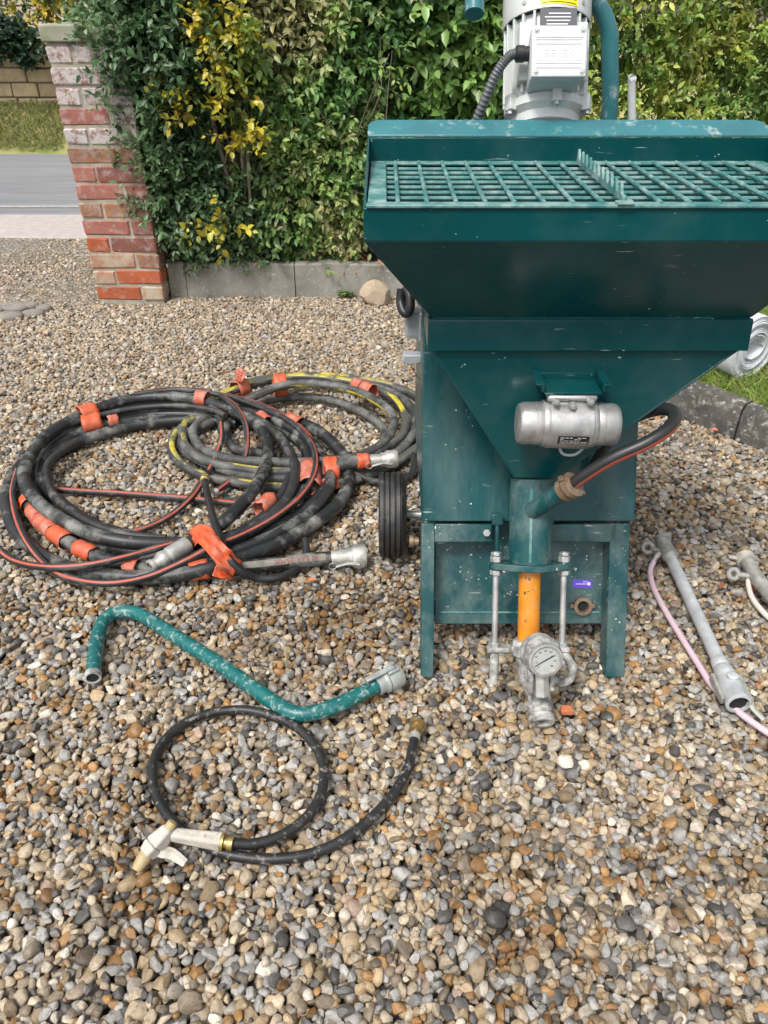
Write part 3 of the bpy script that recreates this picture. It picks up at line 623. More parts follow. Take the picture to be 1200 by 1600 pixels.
def stem_set(x0, x1, y, n, h, seed):
    rr = random.Random(seed); out = []
    for i in range(n):
        x = rr.uniform(x0, x1); out.append(([(x, y + rr.uniform(0, .15), .08), (x + rr.uniform(-.05, .05), y + rr.uniform(-.02, .1), h * .4), (x + rr.uniform(-.12, .12), y + rr.uniform(0, .15), h)], rr.uniform(.006, .014)))
    return out
DG = [(.062, .130, .052), (.088, .170, .066), (.122, .210, .085), (.175, .265, .125)]
MG = [(0.1066, 0.2309, 0.0640), (0.1510, 0.2931, 0.0800), (0.2043, 0.3375, 0.0977), (0.2664, 0.3908, 0.1066), (0.3553, 0.4086, 0.1421), (0.4086, 0.3908, 0.1776)]
shrub('evergreen_shrub', 'dark glossy evergreen shrub pressing against the brick pillar', [(-1.00, 4.00, .62, .27, .22, .46), (-.97, 4.02, 1.10, .34, .32, .34), (-.92, 4.05, 1.55, .46, .3, .35), (-.78, 4.04, .38, .36, .16, .26), (-.85, 4.25, .9, .4, .2, .8)], 4000, (.048, .024), DG,
      parts=150, stems=stem_set(-1.0, -.75, 4.1, 5, 1.3, 2), seed=3)
shrub('mixed_hedge', 'tall green privet hedge with fading olive leaves and bare twigs', [(-.42, 4.12, .55, .48, .20, .48), (-.40, 4.14, 1.15, .50, .24, .48), (-.45, 4.2, 1.75, .60, .3, .40), (-.24, 4.12, .50, .22, .16, .36), (-.35, 4.35, 1.0, .6, .18, 1.0)], 4900, (.049, .025), MG,
      parts=170, droop=.35, stems=stem_set(-.85, .05, 4.02, 14, 1.7, 5), seed=7, cat='hedge')
yl = [(.18, .26, .05), (.28, .32, .05), (.42, .40, .05), (.52, .45, .05), (.55, .44, .04)]
yb = lambda px, py, rx, rz, y=3.80: (*DP(px, py, y), rx, .05, rz)
shrub('yellow_leaved_bush', 'sparse bush with round yellow autumn leaves in front of the hedge', [yb(345, 45, .12, .10), yb(335, 105, .10, .10), yb(290, 165, .11, .08), yb(355, 150, .09, .08), yb(390, 215, .11, .05), yb(345, 355, .07, .06), yb(385, 60, .07, .10)], 125, (.047, .034), yl,
      parts=290, per=7, shoot_len=.15, droop=.15, stems=[([(-.69, 3.98, .1), (-.66, 3.88, .5), (-.62, 3.84, .85)], .006), ([(-.78, 3.98, .1), (-.84, 3.86, .5), (-.9, 3.84, .9)], .006)], seed=12, shell=.9)
shrub('laurel_shrub', 'dark broad-leaved ivy shrub behind the pump hopper', [(.30, 4.30, .6, .46, .2, .5), (.30, 4.31, 1.2, .48, .22, .5), (.32, 4.4, 1.75, .55, .25, .35), (.35, 4.5, 1.0, .6, .15, 1.0)], 1900, (.078, .044), [(0.0600, 0.1500, 0.0450), (0.0900, 0.2025, 0.0540), (0.1275, 0.2625, 0.0675), (0.1950, 0.3300, 0.0825)], parts=160, droop=.6, stems=stem_set(0, .7, 4.45, 6, 1.6, 8), seed=17)
shrub('bright_hedge', 'bright yellow-green clipped hedge at the right behind the lawn', [(1.25, 4.55, .65, .5, .25, .5), (1.25, 4.55, 1.3, .55, .25, .5), (2.05, 4.6, .65, .55, .25, .5), (2.05, 4.6, 1.3, .55, .25, .5), (1.6, 4.6, 1.75, .9, .25, .3), (2.8, 4.6, 1.0, .5, .3, .8), (1.7, 4.8, 1.0, 1.0, .2, 1.0)], 4600, (.050, .026), [(0.1104, 0.2070, 0.0484), (0.1794, 0.2898, 0.0620), (0.2484, 0.3588, 0.0760), (0.3312, 0.4278, 0.0828), (0.4692, 0.4968, 0.1104)],
      parts=160, stems=stem_set(.9, 2.6, 4.7, 12, 1.6, 9), seed=23, cat='hedge')
shrub('ivy', 'dark ivy trailing over the far stone wall', [(-4.6, 9.1, .97, 1.2, .14, .09), (-3.95, 9.05, .94, .42, .12, .12), (-3.62, 9.05, .84, .24, .12, .16), (-6, 9.1, 1.0, 1, .2, .12)], 420, (.075, .065), [(.02, .05, .025), (.03, .065, .03)], parts=0, per=8, shoot_len=.2, seed=31, cat='ivy')
shrub('flowering_bush', 'loose garden bush with yellow flowers behind the ivy', [(-3.55, 9.4, 1.2, .55, .2, .16), (-3.2, 9.3, 1.35, .3, .2, .3)], 120, (.09, .06), [(.10, .16, .04), (.16, .2, .05), (.5, .36, .03)], parts=0, per=7, shoot_len=.2, seed=33)

# bare shoots hanging in front of the hedge
bare = thing('bare_climber', (-.5, 3.9, .1), 'tangle of thin bare grey stems climbing the hedge behind the kerb', 'climber')
br = random.Random(77)
for k in range(46):
    x = br.choice([br.gauss(-.74, .10), br.gauss(-.68, .16), br.uniform(-.9, .02)]); h0 = br.uniform(.10, .7); y = 3.90 + br.uniform(-.03, .06); hh = br.uniform(.25, .8)
    pts = [(x, y + .05, h0), (x + br.gauss(0, .03), y, h0 + hh * .35), (x + br.gauss(0, .06), y - .01, h0 + hh * .7), (x + br.gauss(0, .12), y + br.uniform(-.03, .05), h0 + hh)]
    r0 = br.uniform(.0016, .0042); P_ = spline(pts, 5); MB().tube(P_, [r0 * (1 - .6 * i / len(P_)) for i in range(len(P_))], 5).build('stem', M['bark'], bare)
for pts, r0 in (([(-.72, 3.97, .10), (-.715, 3.87, .35), (-.735, 3.83, .62), (-.765, 3.82, .80), (-.78, 3.83, 1.1)], .010), ([(-.735, 3.83, .62), (-.70, 3.82, .70), (-.655, 3.83, .72), (-.655, 3.84, .60)], .006), ([(-.66, 3.97, .1), (-.64, 3.87, .4), (-.62, 3.84, .8)], .008)):
    MB().tube(spline(pts, 6), r0, 8).build('stem', M['bark'], bare)

# boulder beside the kerb
bm = bmesh.new(); bmesh.ops.create_icosphere(bm, subdivisions=3, radius=1.0)
for v in bm.verts:
    p = v.co * (1 + .18 * mnoise.noise(v.co * 1.3)); 
    for n_, c_ in ((Vector((.3, -.5, .8)).normalized(), .58), (Vector((-.7, -.3, .5)).normalized(), .62), (Vector((.8, -.4, .1)).normalized(), .66), (Vector((-.2, -.9, .1)).normalized(), .62), (Vector((.6, -.2, .7)).normalized(), .66)):
        e = p.dot(n_) - c_
        if e > 0: p -= n_ * e * .97
    v.co = Vector((p.x * .085, p.y * .065, p.z * .066))
me = bpy.data.meshes.new('boulder'); bm.to_mesh(me); bm.free(); me.materials.append(M['rock']); me.polygons.foreach_set('use_smooth', [True] * len(me.polygons)); me.set_sharp_from_angle(angle=math.radians(18))
bo = bpy.data.objects.new('boulder', me); scene.collection.objects.link(bo); bo.location = (-.035, 3.76, .045); bo.rotation_euler = (0, .12, .2)
tag(bo, 'pale angular stone lying against the concrete kerb', 'stone')

# cobbles at the yard edge, far left
for k, (px, py, rx, ry) in enumerate(((22, 478, .085, .06), (45, 476, .05, .04), (14, 492, .07, .05), (52, 488, .055, .04), (68, 480, .04, .035), (-10, 482, .06, .06))):
    p = G(px, py); bm = bmesh.new(); bmesh.ops.create_icosphere(bm, subdivisions=2, radius=1.0)
    for v in bm.verts:
        v.co.z = min(v.co.z, .6); v.co = Vector((v.co.x * rx, v.co.y * ry, v.co.z * .025)) * (1 + .1 * mnoise.noise(v.co * 2 + Vector((k, 0, 0))))
    me = bpy.data.meshes.new('cobble'); bm.to_mesh(me); bm.free(); me.materials.append(M['cobble']); me.polygons.foreach_set('use_smooth', [True] * len(me.polygons))
    o = bpy.data.objects.new('cobble', me); scene.collection.objects.link(o); o.location = (p.x, p.y, -.006)
    tag(o, ('broadest flat grey cobble at the driveway edge', 'small grey cobble right of the broadest one at the driveway edge', 'nearest low grey cobble in front of the broadest one', 'low grey cobble in the front row nearest the pillar', 'smallest grey cobble of the row, nearest the brick pillar', 'grey cobble cut off by the left picture edge')[k], 'cobble', 'cobbles at the driveway edge')

# ================================================================== THE MORTAR PUMP
# the pump stands with its drive axis leaning back: AX(x, n, t) = across, towards the viewer, up along the axis
AXD = Vector((0, .454, .891)); AXN = Vector((0, -.891, .454)); AXX = Vector((1, 0, 0)); AO = Vector((.30, 1.108, 0))
def AX(x, n, t): return AO + AXX * x + AXN * n + AXD * t
pump = thing('mortar_pump', (.31, 1.45, 0), 'teal mortar spraying pump with wide hopper and grey motor, standing on gravel', 'mortar pump')
T, TD = M['teal'], M['teal_dusty']
HX0, HX1, HYF, HYR = -.030, .700, 1.166, 1.527      # hopper rim
SX0, SX1, SYF, SYR = .081, .640, 1.300, 1.50        # strip below it
# --- hopper shell
mb = MB(); th = .004
mb.box((HX0, HYF, .953), (HX1, HYF + th, 1.000))                                                        # front rim
mb.plate((SX0, SYF, .790), (SX1, SYF, .790), (HX1, HYF, .953), (HX0, HYF, .953), th)                     # front slope
mb.plate((SX0, SYR, .790), (SX0, SYF, .790), (HX0, HYF, .953), (HX0, HYR, .953), th)                     # left slope
mb.plate((SX1, SYF, .790), (SX1, SYR, .790), (HX1, HYR, .953), (HX1, HYF, .953), th)                     # right slope
mb.plate((SX1, SYR, .790), (SX0, SYR, .790), (HX0, HYR, .953), (HX1, HYR, .953), th)                     # back slope
hopper = mb.build('hopper', T, pump, bevel=0.0015)
mb = MB()
for x0, x1 in ((HX0, HX0 + th), (HX1 - th, HX1)):
    mb.hexa([(x0, HYF + th, .953), (x1, HYF + th, .953), (x1, HYR, .953), (x0, HYR, .953), (x0, HYF + th, 1.001), (x1, HYF + th, 1.001), (x1, HYR, 1.044), (x0, HYR, 1.044)])
mb.build('rim_side', T, hopper, bevel=0.001)
# back lip with rounded corners, bent back at the top
mb = MB(); mb.box((HX0, HYR, .953), (HX1, HYR + th, 1.043)); mb.build('back_lip', T, hopper, bevel=0.001)
rc = .022; pts = [(HX0 + .001, 0), (HX1 - .001, 0)]
for k in range(7): a = math.pi / 2 * k / 6; pts.append((HX1 - rc + rc * math.cos(a) - .001, .052 - rc + rc * math.sin(a)))
for k in range(7): a = math.pi / 2 * (1 + k / 6); pts.append((HX0 + rc + rc * math.cos(a) + .001, .052 - rc + rc * math.sin(a)))
mb = MB(); n = len(pts); f3 = lambda p, o: (p[0], HYR + .0005 + p[1] * .93 + o * -.0, 1.0435 + p[1] * .37 + o)
mb.add([f3(p, 0) for p in pts] + [f3(p, .004) for p in pts], [tuple(range(n - 1, -1, -1)), tuple(n + i for i in range(n))] + [(i, (i + 1) % n, n + (i + 1) % n, n + i) for i in range(n)])
mb.build('lip_flange', M['teal_handle_and_lip_sheen'], hopper, bevel=0.001)  # lighter teal puts the reflected sky into the flange colour
# strip and lower funnel
mb = MB(); sp = .004
mb.hexa([(SX0 - sp, SYF - .012, .733), (SX1 + sp, SYF - .012, .733), (SX1 + sp, SYF - .004, .733), (SX0 - sp, SYF - .004, .733), (SX0 - sp, SYF - .003, .786), (SX1 + sp, SYF - .003, .786), (SX1 + sp, SYF + .003, .788), (SX0 - sp, SYF + .003, .788)]); mb.box((SX0 - sp, SYF, .733), (SX0, SYR, .786)); mb.box((SX1, SYF, .733), (SX1 + sp, SYR, .786))
mb.build('collar_strip', T, hopper, bevel=0.0015)
mb = MB(); cx0, cx1, cyf, cyr, cz = .257, .343, 1.300, 1.40, .464
A = [(SX0, SYF, .735), (SX1, SYF, .735), (SX1, SYR, .735), (SX0, SYR, .735)]; Bq = [(cx0, cyf, cz), (cx1, cyf, cz), (cx1, cyr, cz + .02), (cx0, cyr, cz + .02)]
for i in range(4): j = (i + 1) % 4; mb.plate(Bq[i], Bq[j], A[j], A[i], .004)
mb.build('funnel', M['teal_gloss'], hopper, bevel=0.001)
# --- the grate over the hopper, a frame with crossing bars
GZ = .999; fr_y0, fr_y1 = HYF - .004, HYR - .002
grate = MB()
grate.box((HX0 + .004, fr_y0, GZ + .001), (HX1 - .004, fr_y0 + .022, GZ + .006)); grate.box((HX0 + .006, fr_y1 - .02, GZ + .001), (HX1 - .006, fr_y1, GZ + .006))
grate.box((HX0 + .006, fr_y0 + .022, GZ + .001), (HX0 + .034, fr_y1 - .02, GZ + .006)); grate.box((HX1 - .034, fr_y0 + .022, GZ + .001), (HX1 - .006, fr_y1 - .02, GZ + .006))
grate = grate.build('grate', M['teal_grate'], pump, bevel=0.0015)
me_bar = None
for k in range(-8, 8):
    x = .347 + .0425 * (k + .5) - .008
    if x < HX0 + .04 or x > HX1 - .04: continue
    MB().tube([(x, fr_y0 + .012, GZ + .0055), (x, fr_y1 - .012, GZ + .0055)], .0034, 8).build('grate_bar', M['teal_grate'], grate)
for k in range(8):
    y = fr_y0 + .042 + k * .0405
    MB().tube([(HX0 + .026, y, GZ - .002), (HX1 - .026, y, GZ - .002)], .0034, 8).build('grate_cross_bar', M['teal_grate'], grate)
# bag splitter: a toothed blade across the grate
mb = MB(); x = .347; ny = 11; y0, y1 = fr_y0 + .014, fr_y1 - .03; v = [(y0, GZ + .007), (y1, GZ + .007)]
prof = [(y1, GZ + .013)]
for k in range(ny):
    a = y1 - (y1 - y0) * k / ny; b = y1 - (y1 - y0) * (k + 1) / ny
    prof += [(a - .003, GZ + .030), (a - .006, GZ + .031), (b + .012, GZ + .016), (b + .002, GZ + .015)]
prof += [(y0, GZ + .013)]
poly = v + prof; n = len(poly)
mb.add([(x - .002, p[0], p[1]) for p in poly] + [(x + .002, p[0], p[1]) for p in poly], [tuple(range(n)), tuple(n + i for i in range(n - 1, -1, -1))] + [(i, (i + 1) % n, n + (i + 1) % n, n + i) for i in range(n)])
mb.build('bag_splitter', M['teal_grate'], grate, smooth=0)
MB().box((x - .012, fr_y0 - .004, GZ + .0062), (x + .012, fr_y0 + .016, GZ + .0095)).build('splitter_tab', M['teal_grate'], grate, bevel=.001)

# --- body
BX0, BX1 = .082, .545
def side_prism(mb, poly, x0, x1):
    n = len(poly)
    return mb.add([(x0, y, z) for y, z in poly] + [(x1, y, z) for y, z in poly], [tuple(range(n)), tuple(n + i for i in range(n - 1, -1, -1))] + [(i, (i + 1) % n, n + (i + 1) % n, n + i) for i in range(n)])
def pl(t, n=-.10): q = AX(0, n, t); return (q.y, q.z)
mb = MB(); y1, z1 = pl(.395); y2, z2 = pl(.815)
side_prism(mb, [(y1, z1), (y2, z2), (1.60, z2), (1.86, z2 + .0), (1.86, z1), ], BX0, BX1)
body = mb.build('body_cover', M['teal_cover'], pump, bevel=0.003)
mb = MB(); mb.box((BX0 + .01, 1.60, z2 - .02), (BX1 - .01, 1.86, .98)); mb.build('motor_cabinet', T, pump, bevel=0.004)
mb = MB(); mb.plate(AX(-.13, -.02, 1.14), AX(.13, -.02, 1.14), AX(.13, -.16, 1.14), AX(-.13, -.16, 1.14), -.012); mb.build('motor_mount', T, pump)
MB().box((.20, 1.66, .978), (.40, 1.84, 1.02)).build('mount_bracket', T, pump)
# rail and legs below the seam
for (xa, xb, nm) in ((BX0 + .0285, .235, 'rail'), (.352, BX1 - .0385, 'rail')):
    mb = MB(); mb.hexa([AX(xa - .30, -.10, .350), AX(xb - .30, -.10, .350), AX(xb - .30, -.135, .350), AX(xa - .30, -.135, .350), AX(xa - .30, -.10, .390), AX(xb - .30, -.10, .390), AX(xb - .30, -.135, .390), AX(xa - .30, -.135, .390)]); mb.build(nm, TD, pump, bevel=0.002)
def leg(xa, xb, inner):
    mb = MB(); t0, t1 = .046, .391
    def bar(x0, x1, n0, n1): mb.hexa([AX(x0 - .30, n0, t0), AX(x1 - .30, n0, t0), AX(x1 - .30, n1, t0 + .0), AX(x0 - .30, n1, t0), AX(x0 - .30, n0, t1), AX(x1 - .30, n0, t1), AX(x1 - .30, n1, t1), AX(x0 - .30, n1, t1)])
    bar(xa, xb, -.10, -.106)
    if inner > 0: bar(xb - .006, xb, -.1062, -.15); bar(xa, xa + .006, -.1062, -.15)
    else: bar(xa, xa + .006, -.1062, -.15); bar(xb - .006, xb, -.1062, -.15)
    mb.build('leg', TD, pump, bevel=0.0015)
leg(BX0, BX0 + .028, 1); leg(BX1 - .052, BX1 - .010, -1)
# hinge hardware beside the pump column
for sx in (-1, 1):
    x0 = -.062 if sx < 0 else .047
    mb = MB(); c = AX(x0 + .006, -.092, .368); mb.obox(c, AXX * .004, AXN * .010, AXD * .040); mb.obox(AX(x0 + .006, -.086, .402), AXX * .012, AXN * .006, AXD * .012)
    mb.build('latch', TD, pump, bevel=.002)
MB().lathe(AX(-.078, -.098, .372), AXN, [(.008, 0), (.008, .010)], 6).build('bolt', M['zinc'], pump)
# water tank slung between the legs
mb = MB()
q0 = AX(0, -.155, .150); q1 = AX(0, -.155, .392)
side_prism(mb, [(q0.y, q0.z), (q1.y, q1.z), (1.84, q1.z), (1.84, .125), (q0.y + .04, .118)], .112, .512)
tank = mb.build('tank', TD, pump, bevel=0.014, seg=3)
MB().tube([AX(-.175, -.1545, .180), AX(.19, -.1545, .180)], .0022, 6).build('weld_seam', M['teal_grate'], tank)
tp = AX(.150, -.155, .196)
mb = MB(); mb.lathe(tp, AXN, [(.020, -.006), (.021, .004), (.021, .012), (.013, .0125), (.012, .002)], 20, cap0=False); ring = mb.build('tank_outlet', M['bronze'], tank)
MB().lathe(tp, AXN, [(.0125, .000), (.0125, .0025)], 16).build('outlet_hole_shade', M['dark'], ring)
for a in (-1, 1): MB().obox(tp + AXX * .023 * a + AXN * .006, AXX * .006, AXD * .005, AXN * .004).build('outlet_lug', M['bronze'], ring, bevel=.002)
sp_ = AX(.150, -.1545, .246); mb = MB(); mb.obox(sp_, AXX * .0225, AXD * .0095, AXN * .0006); st = mb.build('sticker', M['purple'], tank, bevel=.0005)
MB().obox(sp_ + AXN * .0012 - AXX * .003, AXX * .013, AXD * .0007, AXN * .0001).build('sticker_print', M['ink_white'], st)
MB().obox(sp_ + AXN * .0012 + AXX * .014 + AXD * .0005, AXX * .0032, AXD * .0035, AXN * .0001).build('sticker_print', M['ink_white'], st)
lettering('PEX', .006, sp_ + AXX * .006 + AXD * .0048, AXX, AXD, M['ink_white'], st, lift=.0013, name='sticker_print')
# side fitting on the left
mb = MB(); mb.lathe((.083, 1.50, .165), (-1, 0, 0), [(.011, 0), (.011, .012), (.015, .012), (.015, .022), (.010, .022)], 16); mb.build('side_fitting', M['bronze'], pump)

# --- wheels
for wx in (.022, .590):
    w = MB(); Rw = .112; prof = [(.060, -.030), (.085, -.036), (.102, -.036)]
    for g in (-.027, -.013, .001, .015): prof += [(Rw, g - .005), (Rw + .001, g + .004), (Rw - .005, g + .0055), (Rw - .005, g + .0075)]
    prof += [(Rw, .024), (.104, .034), (.085, .036), (.060, .030)]
    wheel = w.lathe((wx, 1.70, Rw - .004), (1, 0, 0), prof, 40).build('wheel', M['rubber'], pump)
    MB().lathe((wx, 1.70, Rw - .004), (1, 0, 0), [(.058, -.031), (.058, -.026), (.02, -.026), (.02, -.038), (.012, -.040)], 24, cap1=False).build('rim', M['grey_plastic'], wheel)
MB().tube([(.05, 1.70, .108), (.565, 1.70, .108)], .010, 12).build('axle', M['zinc'], pump)
# control sockets on the left of the body
mb = MB(); c = DP(646, 505, 1.66); sock = MB().obox(c, Vector((.019, 0, 0)), Vector((0, .018, 0)), Vector((0, 0, .030))).build('socket', M['grey_plastic'], pump, bevel=.004)
for k in range(5): MB().obox(c + Vector((-.012 + k * .005, -.0185, -.002)), Vector((.0012, 0, 0)), Vector((0, .0012, 0)), Vector((0, 0, .020))).build('socket_rib', M['grey_plastic'], sock)
MB().obox(c + Vector((.021, .004, -.004)), Vector((.010, 0, 0)), Vector((0, .024, 0)), Vector((0, 0, .033))).build('socket_base', M['grey_plastic'], sock, bevel=.003)
hp = [DP(628, 452, 1.655), DP(626, 470, 1.65), DP(630, 486, 1.635), DP(637, 489, 1.63), DP(641, 478, 1.63), DP(640, 462, 1.64), DP(634, 450, 1.655)]
MB().tube(spline(hp, 6), .0105, 12).build('lever', M['rubber_clean'], pump)
c = DP(646, 561, 1.64); mb = MB(); mb.hexa([c + Vector(q) for q in ((-.028, -.012, -.006), (-.006, -.012, -.012), (-.006, .016, -.012), (-.028, .016, -.006), (-.022, -.012, .014), (.03, -.012, .013), (.03, .016, .013), (-.022, .016, .014))])
mb.hexa([c + Vector(q) for q in ((-.006, -.0118, -.012), (.03, -.0118, .0), (.03, .0158, .0), (-.006, .0158, -.012), (-.0055, -.0118, .0125), (.03, -.0118, .0125), (.03, .0158, .0125), (-.0055, .0158, .0125))])
mb.build('catch', M['grey_plastic'], pump, bevel=.003)
MB().tube(spline([DP(642, 572, 1.635), DP(650, 585, 1.63), DP(657, 594, 1.62)], 5), .0012, 6).build('wire', M['ink_black'], pump)

# --- pump column, flange, stator, rods
col = MB().lathe(AX(0, 0, .325), AXD, [(.0435, 0), (.0435, .172)], 32).build('pump_column', TD, pump)
MB().obox(AX(-.008, .0432, .405), AXX * .003, AXN * .0012, AXD * .074).build('column_seam', M['teal_grate'], col, bevel=.001)
# flange: rounded plate with ears
def flange_plate(name, t0, t1, m, parent, rr=.030, ear=.070, body=.046):
    pts = []
    for k in range(13): a = math.pi / 2 - math.pi * k / 12; pts.append((ear + .014 * math.cos(a), .016 * math.sin(a)))
    pts.append((.040, -.034)); pts.append((.0, -body)); pts.append((-.040, -.034))
    for k in range(13): a = -math.pi / 2 - math.pi * k / 12; pts.append((-ear + .014 * math.cos(a), .016 * math.sin(a)))
    pts.append((-.040, .034)); pts.append((0, body)); pts.append((.040, .034))
    n = len(pts); mb = MB()
    mb.add([AX(x, -y, t0) for x, y in pts] + [AX(x, -y, t1) for x, y in pts], [tuple(range(n)), tuple(n + i for i in range(n - 1, -1, -1))] + [(i, (i + 1) % n, n + (i + 1) % n, n + i) for i in range(n)])
    return mb.build(name, m, parent, bevel=.002)
flange_plate('flange', .310, .324, TD, pump)
MB().lathe(AX(0, 0, .158), AXD, [(.0225, 0), (.0225, .152)], 28).build('stator', M['stator'], pump)
for sx in (-1, 1):
    x = .070 * sx
    rod = MB().tube([AX(x, 0, .118), AX(x, 0, .346)], .0062, 12).build('tie_rod', M['zinc'], pump)
    for t0, t1, r_ in ((.325, .337, .0125), (.338, .345, .011), (.298, .3085, .0125), (.146, .157, .0125)):
        MB().lathe(AX(x, 0, t0), AXD, [(r_, 0), (r_, t1 - t0)], 6).build('nut', M['zinc'], rod, bevel=.001)
# lower yoke
mb = MB(); mb.hexa([AX(-.084, .014, .136), AX(.084, .014, .136), AX(.084, -.014, .136), AX(-.084, -.014, .136), AX(-.084, .014, .147), AX(.084, .014, .147), AX(.084, -.014, .147), AX(-.084, -.014, .147)])
mb.lathe(AX(0, 0, .128), AXD, [(.034, 0), (.036, .010), (.032, .032), (.024, .034)], 24)
mb.build('yoke', M['crust'], pump, bevel=.003)
# hooks under the yoke
hk = [AX(-.070, 0, .136), AX(-.070, .004, .110), AX(-.071, .006, .085), AX(-.072, .004, .070)]
MB().tube(spline(hk, 5), [.009] * 8 + [.0095] * 8, 12).build('hook', M['crust'], pump)
hk = [AX(.070, 0, .136), AX(.082, .010, .122), AX(.090, .014, .100), AX(.084, .014, .080), AX(.066, .012, .072), AX(.052, .010, .080)]
MB().tube(spline(hk, 5), .0090, 12).build('hook', M['crust'], pump)
# --- outlet manifold with pressure gauge
o_end = G(846, 1118, .030); fwd = Vector((.02, -.94, -.34)).normalized()
body_path = spline([AX(0, 0, .15), AX(.004, .004, .105), AX(.012, .012, .070), o_end - fwd * .045 + Vector((0, 0, .004)), o_end - fwd * .005], 6)
nb = len(body_path)
man = MB().tube(body_path, [.030 - .006 * min(1, k / (nb * .6)) for k in range(nb)], 20).build('manifold', M['crust'], pump)
mb = MB(); mb.lathe(o_end - fwd * .026, fwd, [(.0235, 0), (.0265, .004), (.0265, .012), (.0225, .015), (.0225, .024), (.026, .027), (.026, .040), (.0235, .043), (.0150, .043), (.0140, .020)], 28, cap0=False)
mb.build('outlet_coupling', M['crust'], man)
MB().lathe(o_end - fwd * .026, fwd, [(.0145, .030), (.0145, .034)], 20).build('outlet_hole_shade', M['dark'], man)
gc = DP(852, 1031, 1.085); gn = Vector((.10, -.93, .34)).normalized(); gu = (Vector((0, 0, 1)) - gn * gn.z).normalized(); gx = gu.cross(gn)
mb = MB(); mb.lathe(gc, gn, [(.026, -.056), (.036, -.050), (.0395, -.028), (.038, -.012), (.0335, -.006), (.0335, .003), (.0295, .004), (.0285, .0005)], 36, cap1=False)
gauge = mb.build('pressure_gauge', M['crust'], pump)
MB().lathe(gc, gn, [(.0295, -.001), (.0295, .0008)], 36).build('dial', M['dial'], gauge)
mb = MB(); mb.lathe(gc, gn, [(.0337, -.004), (.0342, .0045), (.0295, .0052), (.0290, .0015)], 36, cap0=False, cap1=False); mb.build('bezel', M['steel'], gauge)
mb = MB(); na = math.radians(28); nd = gx * math.cos(na) + gu * math.sin(na); nw = gn.cross(nd)
mb.hexa([gc + gn * .002 + q for q in (nd * -.0235 - nw * .0005, nd * .017 - nw * .0011, nd * .017 + nw * .0011, nd * -.0235 + nw * .0005)] + [gc + gn * .0028 + q for q in (nd * -.0235 - nw * .0005, nd * .017 - nw * .0011, nd * .017 + nw * .0011, nd * -.0235 + nw * .0005)])
mb.build('needle', M['ink_black'], gauge)
for k, tx in enumerate(('0', '10', '20', '30', '40', '50', '60', '70', '80')):
    a = math.radians(225 - 270 * k / 8); lettering(tx, .0060, gc + (gx * math.cos(a) + gu * math.sin(a)) * .0192, gx, gu, M['ink_black'], gauge, lift=.0012, name='dial_print')
mb = MB()
for k in range(25):
    a = math.radians(225 - 270 * k / 24); d_ = gx * math.cos(a) + gu * math.sin(a); w_ = gn.cross(d_); mb.obox(gc + d_ * .0258 + gn * .0012, d_ * .0018, w_ * .0003, gn * .0001)
mb.build('dial_print', M['ink_black'], gauge)
MB().tube([gc - gn * .030 - gu * .028, gc - gn * .022 - gu * .062, gc - gn * .020 - gu * .085], [.016, .015, .016], 6).build('gauge_stem', M['steel'], gauge)
MB().obox(gc - gn * .030 - gu * .04 - gx * .022, gx * .006, gn * .012, gu * .040).build('gauge_guard', M['crust'], gauge, bevel=.004)
MB().obox(gc - gn * .030 - gu * .04 + gx * .022, gx * .006, gn * .012, gu * .040).build('gauge_guard', M['crust'], gauge, bevel=.004)

# --- water inlet with hose loop
a = DP(836, 795, 1.272); b = DP(888, 762, 1.235); dI = (b - a).normalized()
inl = MB().tube([a - dI * .01, b - dI * .01], .0185, 20).build('water_inlet', TD, pump)
mb = MB(); mb.lathe(b - dI * .016, dI, [(.0195, 0), (.0225, .002), (.0225, .013), (.0195, .014), (.0195, .018), (.0255, .019), (.0255, .031), (.0205, .032), (.0160, .034)], 18); mb.build('inlet_coupling', M['bronze'], inl)
for k in (-1, 1): MB().obox(b + dI * .009 + dI.cross(Vector((0, 1, 0))).normalized() * .024 * k, dI * .006, Vector((0, .008, 0)), dI.cross(Vector((0, 1, 0))).normalized() * .006).build('inlet_lug', M['bronze'], inl, bevel=.002)
lp = [b + dI * .006, DP(912, 744, 1.222), DP(955, 717, 1.21), DP(1010, 692, 1.21), DP(1046, 668, 1.23), DP(1054, 648, 1.265), DP(1038, 639, 1.30), DP(1005, 646, 1.335), DP(972, 664, 1.36), DP(950, 690, 1.385), DP(932, 722, 1.40), DP(922, 740, 1.41)]
MB().tube(spline(lp, 8), .0122, 16, sdir=Vector((.25, -.75, -.25)), swide=2, sat=.25).build('water_hose', [M['rubber_clean'], M['red_stripe']], pump)

# --- vibrator on the funnel
vc = DP(886, 662, 1.245); vx = Vector((1, 0, -.015)).normalized()
mb = MB(); mb.lathe(vc, vx, [(.034, -.050), (.040, -.049), (.0425, -.046), (.0425, -.040), (.0445, -.038), (.0450, .038), (.0425, .040), (.0425, .046), (.040, .049), (.034, .050)], 40)
vib = mb.build('vibrator', M['alu'], pump)
for sx in (-1, 1):
    MB().lathe(vc + vx * .050 * sx, vx * sx, [(.0385, -.002), (.0395, .001), (.0395, .010), (.0385, .011), (.0385, .030), (.0355, .0385), (.033, .040)], 40).build('end_cap', M['alu'], vib)
    MB().lathe(vc + vx * .047 * sx, vx * sx, [(.0405, 0), (.0405, .0015)], 40).build('seam', M['dark'], vib)
MB().box((vc.x - .036, vc.y - .012, vc.z + .030), (vc.x + .036, vc.y + .035, vc.z + .050)).build('foot', M['alu'], vib, bevel=.006)
foot = MB(); foot.box((vc.x - .044, vc.y - .016, vc.z + .050), (vc.x + .044, vc.y + .012, vc.z + .062)); foot.build('foot_flange', M['alu'], vib, bevel=.005)
